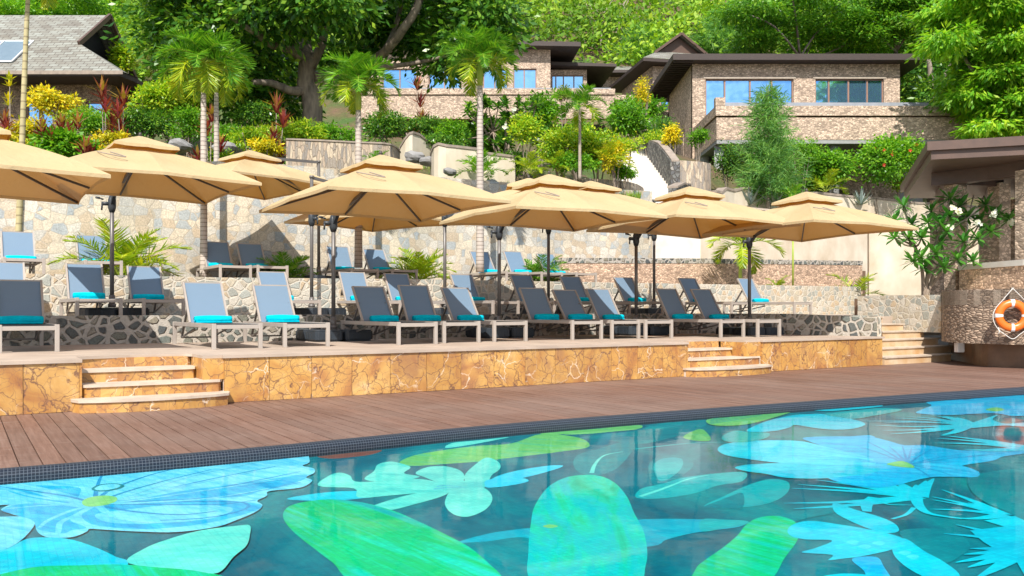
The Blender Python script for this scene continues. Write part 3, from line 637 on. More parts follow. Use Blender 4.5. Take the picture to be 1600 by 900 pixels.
# ---------------------------------------------------------------- timber deck
m = MB(); pitch = .146; k = 0
rp = [Vector((p.x, p.y)) - O0 for p in rim0]; ru = [(p.dot(UD), p.dot(VD)) for p in rp]; ru_u = [a for a, b in ru]; ru_v = [b for a, b in ru]
us = np.arange(-9, 24, pitch)
for u in us:
    v0, v1 = np.interp(u, ru_u, ru_v) , np.interp(u + pitch - .009, ru_u, ru_v)
    ve = .02 if u < 12.6 else 3.6
    dz = random.uniform(-.0015, .0015)
    m.hexa([UV(u, v0 + .002, -.035), UV(u + pitch - .009, v1 + .002, -.035), UV(u + pitch - .009, ve, -.035), UV(u, ve, -.035),
            UV(u, v0 + .002, dz), UV(u + pitch - .009, v1 + .002, dz), UV(u + pitch - .009, ve, dz), UV(u, ve, dz)])
struct(m, 'deck', M['deck'])
m = MB(); m.add([(rows[0][i].x, rows[0][i].y, -.05) for i in range(len(rim0))] + [UV(26, 5, -.05), UV(-10, 5, -.05)], [list(range(len(rim0) + 2))]); struct(m, 'deck_bed', M['black'])

# ---------------------------------------------------------------- first terrace: marble edge and steps
def panels(mb, u0, u1, z0, z1, v, w=.52):
    n = max(1, round((u1 - u0) / w)); d = (u1 - u0) / n
    for i in range(n): mb.ubox(u0 + i * d + .003, u0 + (i + 1) * d - .003, v, v + .05, z0, z1)
def marble_wall(u0, u1, label):
    o = MB(); o.ubox(u0, u1, .045, .16, 0, Z1 - .035)
    b = o.build('marble_wall', M['grout'], origin=tuple(UV((u0 + u1) / 2, 0, 0))); tag(b, label, 'wall')
    p = MB(); panels(p, u0, u1, .004, Z1 - .035, 0); child(p, 'panelling', M['marble'], b); return b
marble_wall(-7.5, -1.53, 'golden veined marble terrace wall at the left edge, before the first curved steps')
marble_wall(0.02, 7.56, 'long golden veined marble terrace wall between the two sets of curved steps')
marble_wall(9.39, 12.9, 'golden veined marble terrace wall right of the second curved steps')
WALL1 = [(-8, 4.4), (9.3, 4.2), (12.2, 3.35), (12.36, 1.9), (12.72, .9), (12.93, .12)]
def floorpoly(recs):
    p = [(-7.6, -.025)]
    for a, b, c in recs:
        p += [(a, -.025), (a, .05), (a, .62)] + [(a + (b - a) * t, .62 + .12 * math.sin(math.pi * t)) for t in (.2, .4, .6, .8)] + [(b - c, .60), (b - c, .05), (b, .05), (b, -.025)]
    return p
fl = floorpoly([(-1.51, 0, .22), (7.58, 9.37, .35)]) + [(12.95, -.025)] + [(a, b) for a, b in WALL1[::-1]]
m = MB(); m.prism([UV(*q) for q in fl], Z1 - .035, Z1); o = struct(m, 'terrace', M['paving'])
m = MB(); m.prism([UV(*q) for q in [(-7.6, .14), (-1.56, .14), (-1.56, .8), (.02, .8), (.02, .14), (7.53, .14), (7.53, .8), (9.42, .8), (9.42, .14), (12.9, .14)] + [(a, b) for a, b in WALL1[::-1]]], -.03, Z1 - .036); struct(m, 'terrace_core', M['soil'])
def steps(u0, u1, cut, label):
    e = empty('marble_steps', UV((u0 + u1) / 2, .2, 0), label, 'steps')
    w = u1 - u0; h = Z1 / 4
    def arc(v, bulge, a, b, vb): return [(a, vb)] + [(a, v + .06)] + [(a + (b - a) * (.03 + .94 * i / 10), v - bulge * math.sin(math.pi * (.06 + .88 * i / 10)) ** .6) for i in range(11)] + [(b, v + .06), (b, vb)]
    for k, (v, bl, a, b) in enumerate(((-.12, .27, u0 - .10, u1 + .05), (.02, .02, u0, u1), (.36, .03, u0, u1 - cut), (.62, -.10, u0, u1 - cut))):
        top = h * (k + 1); poly = arc(v, bl, a, b, .86)
        if k < 3:
            t = MB(); t.prism([UV(*q) for q in arc(v - .02, bl, a - .012, b + .012, .85)], top - .03, top); child(t, 'tread', M['travertine'], e)
        r = MB(); nn = len(poly)
        for i in range(1, nn - 2):           # facing slabs of the riser
            p, q = poly[i], poly[i + 1]
            P0, P1 = UV(*p), UV(*q); d = (P1 - P0)
            if d.length < .01: continue
            nrm = Vector((d.y, -d.x, 0)).normalized() * .02
            r.hexa([P0 + Vector((0, 0, h * k)) - nrm, P0 + Vector((0, 0, h * k)), P1 + Vector((0, 0, h * k)), P1 + Vector((0, 0, h * k)) - nrm][::1] +
                   [P0 + Vector((0, 0, top - .031)) - nrm, P0 + Vector((0, 0, top - .031)), P1 + Vector((0, 0, top - .031)), P1 + Vector((0, 0, top - .031)) - nrm])
        child(r, 'riser', M['marble'], e)
        if k == 0:
            f = MB(); f.prism([UV(*q) for q in arc(v + .02, bl, a + .01, b - .01, .84)], 0, top - .035); child(f, 'core', M['grout'], e)
    s = MB(); s.ubox(u0 - .03, u0 + .0, .0, .64, h, Z1 - .036); child(s, 'side_panel', M['marble'], e)
    s = MB(); s.ubox(u1 - cut, u1 + .02, .03, .64, 2 * h, Z1 - .036); child(s, 'side_panel', M['marble'], e)
    bk = MB(); bk.ubox(u0, u1 - cut, .72, .9, 0, Z1 - .036); child(bk, 'back_panel', M['marble'], e)
steps(-1.51, 0, .22, 'wide curved marble steps nearest the left, in a recess of the terrace wall')
steps(7.58, 9.37, .35, 'smaller looking curved marble steps set in the wall below the last pair of loungers')

# steps at the right end, with treads running up to the second level
e = empty('marble_steps', UV(14.0, .6, 0), 'pale bleached marble steps beside the pebble clad bar wall', 'steps')
for k in range(6):
    v0 = -.02 + .33 * k; u1 = 15.95 - (.62 if k == 0 else 0) - .30 * max(0, k - 3); u0 = 12.98; zt = .158 * (k + 1)
    r = MB(); n = 4
    for i in range(n): r.ubox(u0 + (u1 - u0) * i / n, u0 + (u1 - u0) * (i + 1) / n - .004, v0 + .025, 3.2, .158 * k, zt - .03)
    child(r, 'riser', M['palemarble'], e)
    t = MB(); t.ubox(u0 - .01, u1 + .03, v0, 3.3, zt - .028, zt); child(t, 'tread', M['travertine'], e)
pw = MB(); pw.ubox(12.93, 12.975, .08, 3.2, 0, Z2 + .04); o = pw.build('stair_cheek_wall', M['sandstone_mix']); tag(o, 'narrow stone cheek wall on the left of the bleached end steps', 'wall')

# ---------------------------------------------------------------- retaining walls and upper levels
def U(pts): return [UV(a, b).to_2d() for a, b in pts]
wallrun('retaining_wall', U(WALL1[:5] + [(12.93, .14)]), Z1 - .02, [1.02] * 4 + [.98, .93], .26, M['riverstone'], 'low wall of dark river stones behind the front row of loungers')
m = MB(); m.prism(U([(-8, 4.6), (9.3, 4.4), (12.3, 3.5), (12.6, 1.9), (12.98, 1.8), (18, 1.8), (25, 7.4), (-8, 7.4)]), Z1 - .1, Z2); struct(m, 'second_terrace', M['paving'])
wallrun('retaining_wall', U([(-9, 7.15), (2, 7.3), (6, 7.2), (22.4, 7.2)]), Z2 - .02, [1.76, 1.76, 1.80, 1.86], .28, M['sandstone_mix'], 'mixed cream and grey stone wall behind the second row of loungers')
m = MB(); m.prism(U([(-9, 7.35), (22.4, 7.4), (27, 10.5), (27, 14), (-9, 14)]), Z2, Z3); struct(m, 'third_terrace', M['soil'])
m = MB(); m.prism(U([(-9, 7.44), (9.9, 7.46), (9.9, 9.8), (-9, 9.8)]), Z3, Z3 + .02); struct(m, 'third_terrace_paving', M['paving'])
# stone wing on the right with the planting pocket behind
wallrun('retaining_wall', [P(1340, 0, 21.5).to_2d(), P(1470, 0, 19.1).to_2d()], .6, 1.44, .3, M['sandstone_mix'], 'pale mixed stone wall above the bleached end steps, under the white flowering shrub')
m = MB(); m.prism([P(1335, 0, 21.8).to_2d(), P(1472, 0, 19.4).to_2d(), P(1640, 0, 20).to_2d(), P(1640, 0, 26).to_2d(), P(1340, 0, 27).to_2d()], .6, 1.38); struct(m, 'planting_bed', M['soil'])
# pink split-stone wall
pk = [UV(12.2, 9.9).to_2d(), UV(18, 9.9).to_2d(), UV(26.3, 9.9).to_2d()]
o = wallrun('split_stone_wall', pk, 1.6, [2.62, 2.78, 2.95], .4, M['pinkstone'], 'low pink split stone wall with a dark cobble band, behind the right hand loungers', cap=M['riverstone'], caph=.16, capo=.012, capname='cobble_band')
# main cream retaining wall
top = [(-10, 2.95), (-6.5, 3.2), (-3, 3.6), (0, 4.3), (3, 4.75), (12, 4.85), (16.6, 5.0)]
wallrun('retaining_wall', U([(a, 10.9) for a, b in top]), 1.4, [b for a, b in top], .5, M['creamwall'], 'tall cream crazy paved stone wall behind the third row of loungers')
wallrun('rendered_wall', U([(18.6, 10.98), (34, 10.98)]), 1.5, [4.78, 4.78], .4, M['render'], 'smooth bleached retaining wall behind the rightmost umbrella', cap=M['travertine'])
m = MB(); m.ubox(12, 27, 10.25, 11, 1.6, 2.6); struct(m, 'planting_strip', M['soil'])
def patch(name, cells, mat):
    mm = MB(); 
    for a in cells: mm.add(a, [tuple(range(len(a)))])
    return struct(mm, name, mat)

# hillside: one sheet, low behind the wall tops and rising to the far ridge
HY = [18, 20, 22, 25, 30, 36, 40, 46, 50, 60, 80, 120, 200, 420]
HZz = [3.0, 3.5, 4.3, 4.75, 6.0, 7.3, 8.6, 9.0, 10.2, 13.6, 25, 52, 110, 260]
def hz(x, y):
    z = float(np.interp(y, HY, HZz))
    if y > 60: z += 3.5 * math.sin(x * .05 + 1) * min(1, (y - 60) / 60)
    if x > 6 and y < 50: z -= min(1.0, (x - 6) / 8) * 1.3 * (1 if y > 26 else .35)
    if x < -8 and y < 50: z += min(1, (-8 - x) / 6) * .6 * min(1, max(0, y - 22) / 8)
    return z + .12 * math.sin(x * 1.3) * math.sin(y * .9)
FU = [-12, -6, -3, 0, 3, 12, 24, 40]; FZ = [2.75, 3.15, 3.5, 4.2, 4.65, 4.68, 4.66, 4.5]
def ground_z(x, y):
    d = Vector((x, y)) - O0; u, v = d.dot(UD), d.dot(VD)
    k = min(1, max(0, (u - 17) / 1.5)); a_ = 11.3 + 3.4 * k; t = min(1, max(0, (v - a_) / 5)); t = t * t * (3 - 2 * t)
    return float(np.interp(u, FU, FZ)) * (1 - t) + hz(x, y) * t
vsr = [11.2] + list(np.arange(11.8, 26, .7)) + list(np.arange(26, 60, 2.0)) + list(np.arange(60, 130, 6.0)) + list(np.arange(130, 430, 20.0))
m = MB(); vs = []; fs = []; xs_n = 110
for j, v in enumerate(vsr):
    c_ = 10 + v * .62; hw = 42 + v * 1.3
    for i in range(xs_n + 1):
        p = UV(c_ - hw + 2 * hw * i / xs_n, v); vs.append((p.x, p.y, ground_z(p.x, p.y)))
for j in range(len(vsr) - 1):
    for i in range(xs_n):
        a = j * (xs_n + 1) + i; fs.append((a, a + 1, a + xs_n + 2, a + xs_n + 1))
m.add(vs, fs, 0, True)
def m_hill():
    mt, n, b, o = newmat('hillside_soil_and_grass'); b.inputs['Roughness'].default_value = .95
    v = coords(n); t = tex(n, v, .35, 6, .65); c = ramp(n, t, [(.38, (.17, .105, .06)), (.5, (.12, .11, .04)), (.62, (.07, .13, .025))])
    c = mixc(n, .6, c, ramp(n, tex(n, v, 4, 6, .7), [(.3, (.5, .5, .5)), (.7, (1.3, 1.3, 1.3))]), 'MULTIPLY')
    n.links.new(c, b.inputs['Base Color']); bump(n, tex(n, v, 3, 6, .7), b, 1, .2); return mt
M['hill'] = m_hill()
struct(m, 'hillside', M['hill'])

# ---------------------------------------------------------------- buildings
def facade(mb, a, b, z0, z1, ops, th=.25, mi=0):
    """wall in the vertical plane from a to b (plan points) with openings (s0, s1, z0, z1) measured along it; outside is on the right hand side"""
    a, b = Vector(a).to_2d(), Vector(b).to_2d(); d = (b - a); Ln = d.length; d /= Ln; nb = Vector((-d.y, d.x)) * th
    def bx(s0, s1, q0, q1):
        if s1 - s0 < .01 or q1 - q0 < .01: return
        p, q = a + d * s0, a + d * s1
        mb.hexa([(p.x, p.y, q0), (q.x, q.y, q0), (q.x + nb.x, q.y + nb.y, q0), (p.x + nb.x, p.y + nb.y, q0), (p.x, p.y, q1), (q.x, q.y, q1), (q.x + nb.x, q.y + nb.y, q1), (p.x + nb.x, p.y + nb.y, q1)], mi)
    s = 0
    for o in sorted(ops):
        bx(s, o[0], z0, z1); bx(o[0], o[1], z0, o[2]); bx(o[0], o[1], o[3], z1); s = o[1]
    bx(s, Ln, z0, z1)
def windows(parent, a, b, ops, bars, recess=.10, frame='bronze', fw=.07):
    a, b = Vector(a).to_2d(), Vector(b).to_2d(); d = (b - a).normalized(); nb = Vector((-d.y, d.x)); rz = math.atan2(d.y, d.x)
    for o, bl in zip(ops, bars):
        s0, s1, q0, q1 = o; f = MB()
        def bx(x0, x1, y0, y1, dep=.06, rec=recess):
            c = a + d * ((x0 + x1) / 2) + nb * (rec + dep / 2); f.box((c.x, c.y, (y0 + y1) / 2), (x1 - x0, dep, y1 - y0), rz)
        bx(s0 + .002, s0 + fw, q0 + .002, q1 - .002); bx(s1 - fw, s1 - .002, q0 + .002, q1 - .002); bx(s0 + fw, s1 - fw, q1 - fw, q1 - .002); bx(s0 + fw, s1 - fw, q0 + .002, q0 + fw)
        for k in bl: bx(k - fw * .6, k + fw * .6, q0 + fw, q1 - fw)
        wn = child(f, 'window', M[frame], parent)
        g = MB(); c = a + d * ((s0 + s1) / 2) + nb * (recess + .075); g.box((c.x, c.y, (q0 + q1) / 2), (s1 - s0 - .01, .02, q1 - q0 - .01), rz)
        p = g.build('pane', M['glass'], wn, origin=tuple(parent.location))
def quadroof(mb, quads, mi=0, uvs=None):
    for q in quads:
        q = [Vector(p) for p in q]; o = q[0]; x = (q[1] - q[0]).normalized(); nn = x.cross(q[-1] - q[0]).normalized(); y = nn.cross(x)
        mb.add(q, [tuple(range(len(q)))], mi, False, [[((p - o).dot(x), (p - o).dot(y)) for p in q]])
def slab(name, pts, z0, z1, mat, parent):
    m = MB(); m.prism(pts, z0, z1); return child(m, name, mat, parent)

# right villa
v = empty('villa', (15, 47, 8), 'large stone clad villa on the right with two wide windows and a flat dark roof', 'house')
opsF = [(.7, 5.4, 11.1, 13.39), (6.55, 10.2, 11.1, 13.39)]
m = MB(); facade(m, (9.6, 46), (20.65, 46), 6.0, 14.17, opsF); facade(m, (9.6, 53), (9.6, 46.002), 6.0, 14.17, [(2.3, 2.75, 9.6, 11.4), (4.6, 4.9, 9.6, 11.2)])
facade(m, (20.648, 46.002), (20.648, 53), 6, 14.17, []); facade(m, (20.65, 53), (9.6, 53), 6, 14.17, []); child(m, 'wall', M['villastone'], v)
windows(v, (9.6, 46), (20.65, 46), opsF, [(1.75, 3.1, 4.25), (7.3, 8.35, 9.35)])
windows(v, (9.6, 53), (9.6, 46.002), [(2.3, 2.75, 9.6, 11.4), (4.6, 4.9, 9.6, 11.2)], [(), ()], frame='darkwood')
m = MB(); m.box((13.4 - .75, 45.985, 13.44), (4.9, .05, .09)); child(m, 'lintel', M['travertine'], v); m = MB(); m.box((17.97, 45.985, 13.44), (3.9, .05, .09)); child(m, 'lintel', M['travertine'], v)
m = MB(); m.prism([(8.44, 45.25), (21.75, 45.25), (22.2, 54.5), (8.3, 54.5)], 14.18, 14.50); m.add([(8.6, 45.4, 14.51), (21.6, 45.4, 14.51), (19.5, 49, 15.1), (10.8, 49, 15.1)], [(0, 1, 2, 3)]); child(m, 'roof', M['darkwood'], v)
m = MB()
for i in range(24): m.bar((8.5 + .001, 45.5 + i * .38, 14.14), (9.55, 45.5 + i * .38, 14.14), .07, .06)
child(m, 'eave_battens', M['darkwood'], v)
m = MB(); m.box((15.98, 41.2, 9.69), (12.55, .4, 1.06)); m.box((9.9, 44.2, 9.69), (.39, 5.6, 1.06)); child(m, 'terrace_wall', M['villastone'], v)
m = MB(); m.box((15.98, 41.17, 10.52), (12.66, .5, .46)); m.box((9.87, 44.3, 10.52), (.44, 5.74, .46)); m.box((9.87, 41.1, 10.95), (.45, .36, .4)); child(m, 'parapet_cap', M['villastone'], v)
m = MB(); m.box((15.9, 41.4, 10.25), (12.3, .2, .07)); child(m, 'shadow_gap', M['darkwood'], v)
m = MB(); m.box((15.3, 42.7, 10.95), (10.3, .6, .62)); child(m, 'ledge', M['slate_ledge'], v)
m = MB(); m.prism([(9.72, 41.02), (22.24, 41.02), (22.24, 47), (9.72, 47)], 8.98, 9.155); child(m, 'floor_slab', M['concrete'], v)
m = MB(); m.tube([(9.98, 41.6, 5.2), (9.98, 41.6, 8.98)], .24, 14); child(m, 'column', M['concrete'], v)
m = MB(); m.tube([(15.5, 41.6, 5.2), (15.5, 41.6, 8.98)], .24, 14); child(m, 'column', M['concrete'], v)
m = MB(); m.box((9.95, 45.6, 7.5), (.3, 2.4, 2.95)); m.box((16, 46.9, 7.4), (12.5, .2, 3.1)); child(m, 'basement_wall', M['concrete'], v)

# middle villa with two stepped blocks
v = empty('villa', (-1, 60, 13), 'long stone villa half hidden by the big dark tree, with two stepped dark roofs', 'house')
op = [(1.0, 3.4, 15.7, 17.83), (4.2, 6.4, 15.7, 17.83), (8.0, 9.7, 15.7, 17.83), (10.1, 11.7, 15.7, 17.83)]
m = MB(); facade(m, (-10, 60), (2.67, 60), 12, 19.3, op); facade(m, (2.668, 60.002), (2.668, 70), 12, 19, []); child(m, 'wall', M['villastone'], v)
windows(v, (-10, 60), (2.67, 60), op, [(2.2,), (5.3,), (8.8,), (10.85,)])
op = [(.15, 2.45, 15.7, 17.93)]
m = MB(); facade(m, (2.7, 62), (5.37, 62), 12, 18.3, op); facade(m, (5.368, 62.002), (5.368, 70), 12, 18.3, []); child(m, 'wall', M['villastone'], v); windows(v, (2.7, 62), (5.37, 62), op, [(.45, 1.0, 1.75)])
m = MB(); m.hexa([(-10.5, 59.1, 19.35), (4.7, 59.1, 19.1), (3.6, 70, 18.9), (-10.5, 70, 19.25), (-10.5, 59.1, 19.7), (4.7, 59.1, 19.4), (3.6, 70, 19.12), (-10.5, 70, 19.5)]); child(m, 'roof', M['darkwood'], v)
m = MB(); m.hexa([(2.72, 61.2, 18.42), (7.4, 61.2, 18.3), (6.6, 70, 18.12), (2.72, 70, 18.32), (2.72, 61.2, 18.66), (7.4, 61.2, 18.5), (6.6, 70, 18.3), (2.72, 70, 18.5)]); child(m, 'roof', M['darkwood'], v)
m = MB(); m.box((-1.6, 55.2, 14.0), (16.2, .4, 1.5)); child(m, 'terrace_wall', M['villastone'], v)
m = MB(); m.box((-1.6, 55.16, 14.95), (16.3, .5, .36)); m.box((7.2, 56.4, 14.9), (1.5, .4, .3)); child(m, 'parapet_cap', M['villastone'], v)
m = MB(); m.box((-1.4, 56.2, 15.2), (15.6, .5, .5)); child(m, 'ledge', M['slate_ledge'], v)
m = MB(); m.box((-1.6, 57.9, 14.7), (16, 4.3, .2)); child(m, 'floor_slab', M['concrete'], v)

# small far villa
v = empty('villa', (9.5, 70, 14), 'small distant villa with a shingled roof, only its corner window showing', 'house')
m = MB(); op = [(1.1, 2.1, 17.2, 18.6)]; facade(m, (6.4, 68), (10.6, 68), 14, 19.4, op); facade(m, (10.598, 68.002), (10.598, 74), 14, 19.4, []); child(m, 'wall', M['villastone'], v); windows(v, (6.4, 68), (10.6, 68), op, [()])
m = MB(); m.prism([(5.6, 66.8), (11.4, 66.8), (11.4, 75), (5.6, 75)], 19.42, 19.62); child(m, 'eave', M['darkwood'], v)
m = MB(); quadroof(m, [[(5.6, 66.8, 19.63), (11.4, 66.8, 19.63), (9.4, 70, 20.8), (7.4, 70, 20.8)], [(11.4, 66.8, 19.63), (11.4, 75, 19.63), (9.4, 72, 20.8), (9.4, 70, 20.8)], [(5.6, 75, 19.63), (5.6, 66.8, 19.63), (7.4, 70, 20.8), (7.4, 72, 20.8)]]); child(m, 'roof', M['shingle'], v)

# villa between, with hip roof and gablet
A0, B0 = Vector((8.2, 54)), Vector((6.85, 61.2)); dd = (B0 - A0).normalized(); ff = Vector((dd.y, -dd.x))
v = empty('villa', (11, 57, 11), 'stone villa with shingled hip roof and small pointed gable, left of the large villa', 'house')
def q2(a, b, z): p = A0 + ff * a + dd * b; return Vector((p.x, p.y, z))
m = MB(); op = [(.55, 1.15, 13.8, 15.9)]; facade(m, q2(.95, .9, 0), q2(6.5, .9, 0), 10.5, 16.62, op); ol = [(2.9, 3.3, 13.2, 14.8)]; facade(m, q2(.95, 7.2, 0), q2(.95, .902, 0), 10.5, 16.62, ol); child(m, 'wall', M['villastone'], v)
windows(v, q2(.95, .9, 0), q2(6.5, .9, 0), op, [()]); windows(v, q2(.95, 7.2, 0), q2(.95, .902, 0), ol, [()], frame='darkwood')
m = MB(); m.prism([q2(0, 0, 0), q2(7.2, 0, 0), q2(7.2, 8, 0), q2(0, 8, 0)], 16.64, 16.84); child(m, 'eave', M['darkwood'], v)
m = MB(); quadroof(m, [[q2(0, 0, 16.85), q2(7.2, 0, 16.85), q2(4.9, 2.6, 18.1), q2(1.9, 2.6, 18.1)], [q2(0, 8, 16.85), q2(0, 0, 16.85), q2(1.9, 2.6, 18.1), q2(1.9, 5.2, 18.1)], [q2(1.6, 2.2, 17.95), q2(3.35, 2.1, 19.2), q2(3.35, 6, 19.2), q2(1.6, 6, 17.95)], [q2(3.35, 2.1, 19.2), q2(5.2, 2.2, 17.95), q2(5.2, 6, 17.95), q2(3.35, 6, 19.2)]]); child(m, 'roof', M['shingle'], v)
m = MB(); m.add([q2(1.75, 2.5, 17.9), q2(5.0, 2.5, 17.9), q2(3.35, 2.5, 19.05)], [(0, 1, 2)]); m.bar(q2(1.5, 2.05, 17.85), q2(3.35, 2.05, 19.2), .1, .16); m.bar(q2(5.2, 2.05, 17.85), q2(3.35, 2.05, 19.2), .1, .16); child(m, 'gable', M['pavilionwood'], v)

# left house
v = empty('house', (-20, 41, 8.5), 'far left house with grey wooden shingles and a dark open gable', 'house')
m = MB(); op = [(9.25, 10.5, 9.3, 10.62), (12.0, 12.85, 9.3, 10.62)]; facade(m, (-31.5, 39.5), (-18.3, 39.5), 7, 11.6, op); facade(m, (-18.302, 39.502), (-18.302, 47), 7, 11.6, []); child(m, 'wall', M['brownpebble'], v)
windows(v, (-31.5, 39.5), (-18.3, 39.5), op, [(9.85,), ()])
m = MB(); quadroof(m, [[(-33, 38, 11.6), (-17.2, 38, 11.6), (-20, 40, 13.4), (-20.05, 43, 15.75), (-33, 43, 15.75)], [(-17.2, 38, 11.6), (-16.95, 39.2, 11.62), (-20, 46, 13.4), (-20, 40, 13.4)], [(-20, 43.02, 15.75), (-20, 47.5, 12.2), (-33, 48, 12.2), (-33, 43.02, 15.75)]]); child(m, 'roof', M['shingle'], v)
m = MB(); m.prism([(-33, 38.02), (-17.25, 38.02), (-17.0, 39.2), (-17.6, 47.5), (-33, 47.5)], 11.38, 11.58); child(m, 'eave', M['darkwood'], v)
m = MB(); m.bar((-20.0, 39.9, 13.38), (-20.0, 43, 15.72), .12, .22); m.bar((-20.0, 43, 15.72), (-20.0, 46.2, 13.2), .12, .22); child(m, 'bargeboard', M['pavilionwood'], v)
m = MB(); m.add([(-20.9, 40.2, 13.35), (-20.9, 46, 13.35), (-20.9, 43, 15.5)], [(0, 1, 2)]); child(m, 'gable', M['black'], v)
def onroof(x, t, h=.06): return (x, 38 + 5 * t - h * .6, 11.6 + 4.15 * t + h)
m = MB(); q = [onroof(-27, .13), onroof(-22.35, .13), onroof(-22.35, .48), onroof(-27, .48)]; q0 = [onroof(-27, .13, .0), onroof(-22.35, .13, .0), onroof(-22.35, .48, .0), onroof(-27, .48, .0)]
m.add(q + q0, [(0, 1, 2, 3), (4, 5, 1, 0), (5, 6, 2, 1), (6, 7, 3, 2)]); pn = child(m, 'roof_panel', M['panel'], v)
m = MB()
for a, b in zip(q, q[1:] + q[:1]): m.bar(a, b, .06)
m.bar(onroof(-23.7, .13, .07), onroof(-23.7, .48, .07), .05)
x = m.build('panel_frame', M['white'], pn, origin=tuple(v.location))
m = MB(); m.bar((-33, 37.97, 11.52), (-17.1, 37.97, 11.52), .05, .16); child(m, 'fascia', M['cap'], v)

# pavilion on the right
v = empty('pavilion', (15, 22, 1.6), 'open brown timber pavilion with stone clad posts at the right edge', 'pavilion')
P1, P2, P3, P4 = Vector((9.42, 19.6)), Vector((15.2, 17.5)), Vector((22, 26)), Vector((11.95, 26.6))
cc = Vector((16.5, 22.5)); ze = 4.72
def ins(p, k): return p + (cc - p).normalized() * k
def ring(k): return [ins(p, k) for p in (P1, P2, P3, P4)]
m = MB(); a, b = ring(0), ring(.25)
m.prism(a, ze, ze + .2); m.prism(ring(.12), ze - .2, ze - .002)
top = (cc.x, cc.y, ze + 1.0)
for i in range(4): m.add([(a[i].x, a[i].y, ze + .201), (a[(i + 1) % 4].x, a[(i + 1) % 4].y, ze + .201), top], [(0, 1, 2)])
child(m, 'roof', M['pavilionwood'], v)
cols = [(1493, 21.6), (1468, 25.2), (1561, 21.9), (1545, 25.5), (1606, 19.8), (1592, 25)]
m = MB(); pz = ze - .45
cp = [P(px, 0, Y).to_2d() for px, Y in cols]
for i, j in ((0, 4), (0, 1), (2, 0), (2, 3), (4, 5)):
    m.bar((cp[i].x, cp[i].y, pz + .1), (cp[j].x, cp[j].y, pz + .1), .22, .3)
m.bar((cp[0].x - .5, cp[0].y + .1, pz + .12), (cp[4].x + 1.5, cp[4].y - 1.2, pz + .12), .26, .36); child(m, 'beam', M['pavilionwood'], v)
for (px, Y), c in zip(cols, cp):
    m = MB(); m.box((c.x, c.y, 2.9), (.36, .36, 2.8), .3); child(m, 'post', M['villastone'], v)
m = MB(); m.prism([P(1500, 0, 21.6).to_2d(), P(1700, 0, 17.2).to_2d(), P(1760, 0, 27).to_2d(), P(1440, 0, 29).to_2d()], 1.3, 1.58); child(m, 'floor', M['travertine'], v)
m = MB(); m.box((16.9, 29.4, 2.9), (9, .3, 2.6), -.2); child(m, 'rear_wall', M['render'], v)
# bar wall with curved lower wall and marble foot
cw = catmull([Vector((*P(px, 0, Y).to_2d(), 0)) for px, Y in ((1471, 17.9), (1480, 17.35), (1510, 16.7), (1560, 16.25), (1600, 15.95), (1700, 15.3), (1850, 14.6))], 4)
wallrun('bar_wall', [P(1471, 0, 19.6).to_2d()] + [p.to_2d() for p in cw], .46, 1.50, .35, M['brownpebble'], 'curved brown pebble clad wall carrying the orange lifebuoy')
cb = offset_line([p.to_2d() for p in cw], .55)
wallrun('bar_foot_wall', [P(1482, 0, 19.4).to_2d()] + cb[1:], -.02, .458, .3, M['shadedmarble'], 'shadowed brown marble foot under the pebble clad bar wall')
wallrun('parapet_wall', [P(1497, 0, 23.5).to_2d(), P(1499, 0, 20.9).to_2d(), P(1600, 0, 18.6).to_2d(), P(1750, 0, 16.5).to_2d()], 1.3, 2.19, .3, M['pinkstone'], 'stone parapet with a bleached white top before the pavilion posts', cap=M['whitestep'], caph=.13)
m = MB(); q = [p.to_2d() for p in cw]; m.prism(q + [P(1860, 0, 20).to_2d(), P(1480, 0, 24).to_2d(), P(1472, 0, 19).to_2d()], 1.2, 1.485); struct(m, 'bar_floor', M['travertine'])
# ladder in the pavilion
e = empty('step_ladder', P(1529, 330, 26), 'small white metal step ladder standing in the open pavilion', 'ladder')
for s in (-1, 1):
    m = MB(); a = P(1529 + s * 8, 306, 26); b = P(1521 + s * 9, 345, 25.6); m.tube([a, b, b + Vector((0, 0, -.9))], .02, 6); child(m, 'rail', M['white'], e)
for k in range(3):
    m = MB(); t = .1 + .4 * k; a = P(1521, 306 + 39 * t, 26); b = P(1537, 306 + 39 * t, 26); m.bar(a, b, .05, .03); child(m, 'rung', M['white'], e)

# lifebuoy
c = P(1577, 493, 16.02); c.y -= .10
e = empty('lifebuoy', c, 'orange lifebuoy with white bands hanging on the pebble clad wall', 'lifebuoy', rz=-.22)
m = MB(); Rr, rr = .225, .072; N, K = 48, 14; vs = [((Rr + rr * math.cos(2 * math.pi * j / K)) * math.cos(2 * math.pi * i / N), rr * .8 * math.sin(2 * math.pi * j / K), (Rr + rr * math.cos(2 * math.pi * j / K)) * math.sin(2 * math.pi * i / N)) for i in range(N) for j in range(K)]
m.add(vs, [(i * K + j, i * K + (j + 1) % K, ((i + 1) % N) * K + (j + 1) % K, ((i + 1) % N) * K + j) for i in range(N) for j in range(K)], 0, True); m.build('ring', M['orange'], e)
for k in range(4):
    a0 = math.pi / 2 * k; m = MB(); rr2 = rr + .004; vs = []
    for i in range(6):
        a = a0 - .12 + .24 * i / 5
        vs += [((Rr + rr2 * math.cos(2 * math.pi * j / K)) * math.cos(a), rr2 * .8 * math.sin(2 * math.pi * j / K), (Rr + rr2 * math.cos(2 * math.pi * j / K)) * math.sin(a)) for j in range(K)]
    m.add(vs, [(i * K + j, i * K + (j + 1) % K, (i + 1) * K + (j + 1) % K, (i + 1) * K + j) for i in range(5) for j in range(K)], 0, True); m.build('band', M['white'], e)
m = MB()
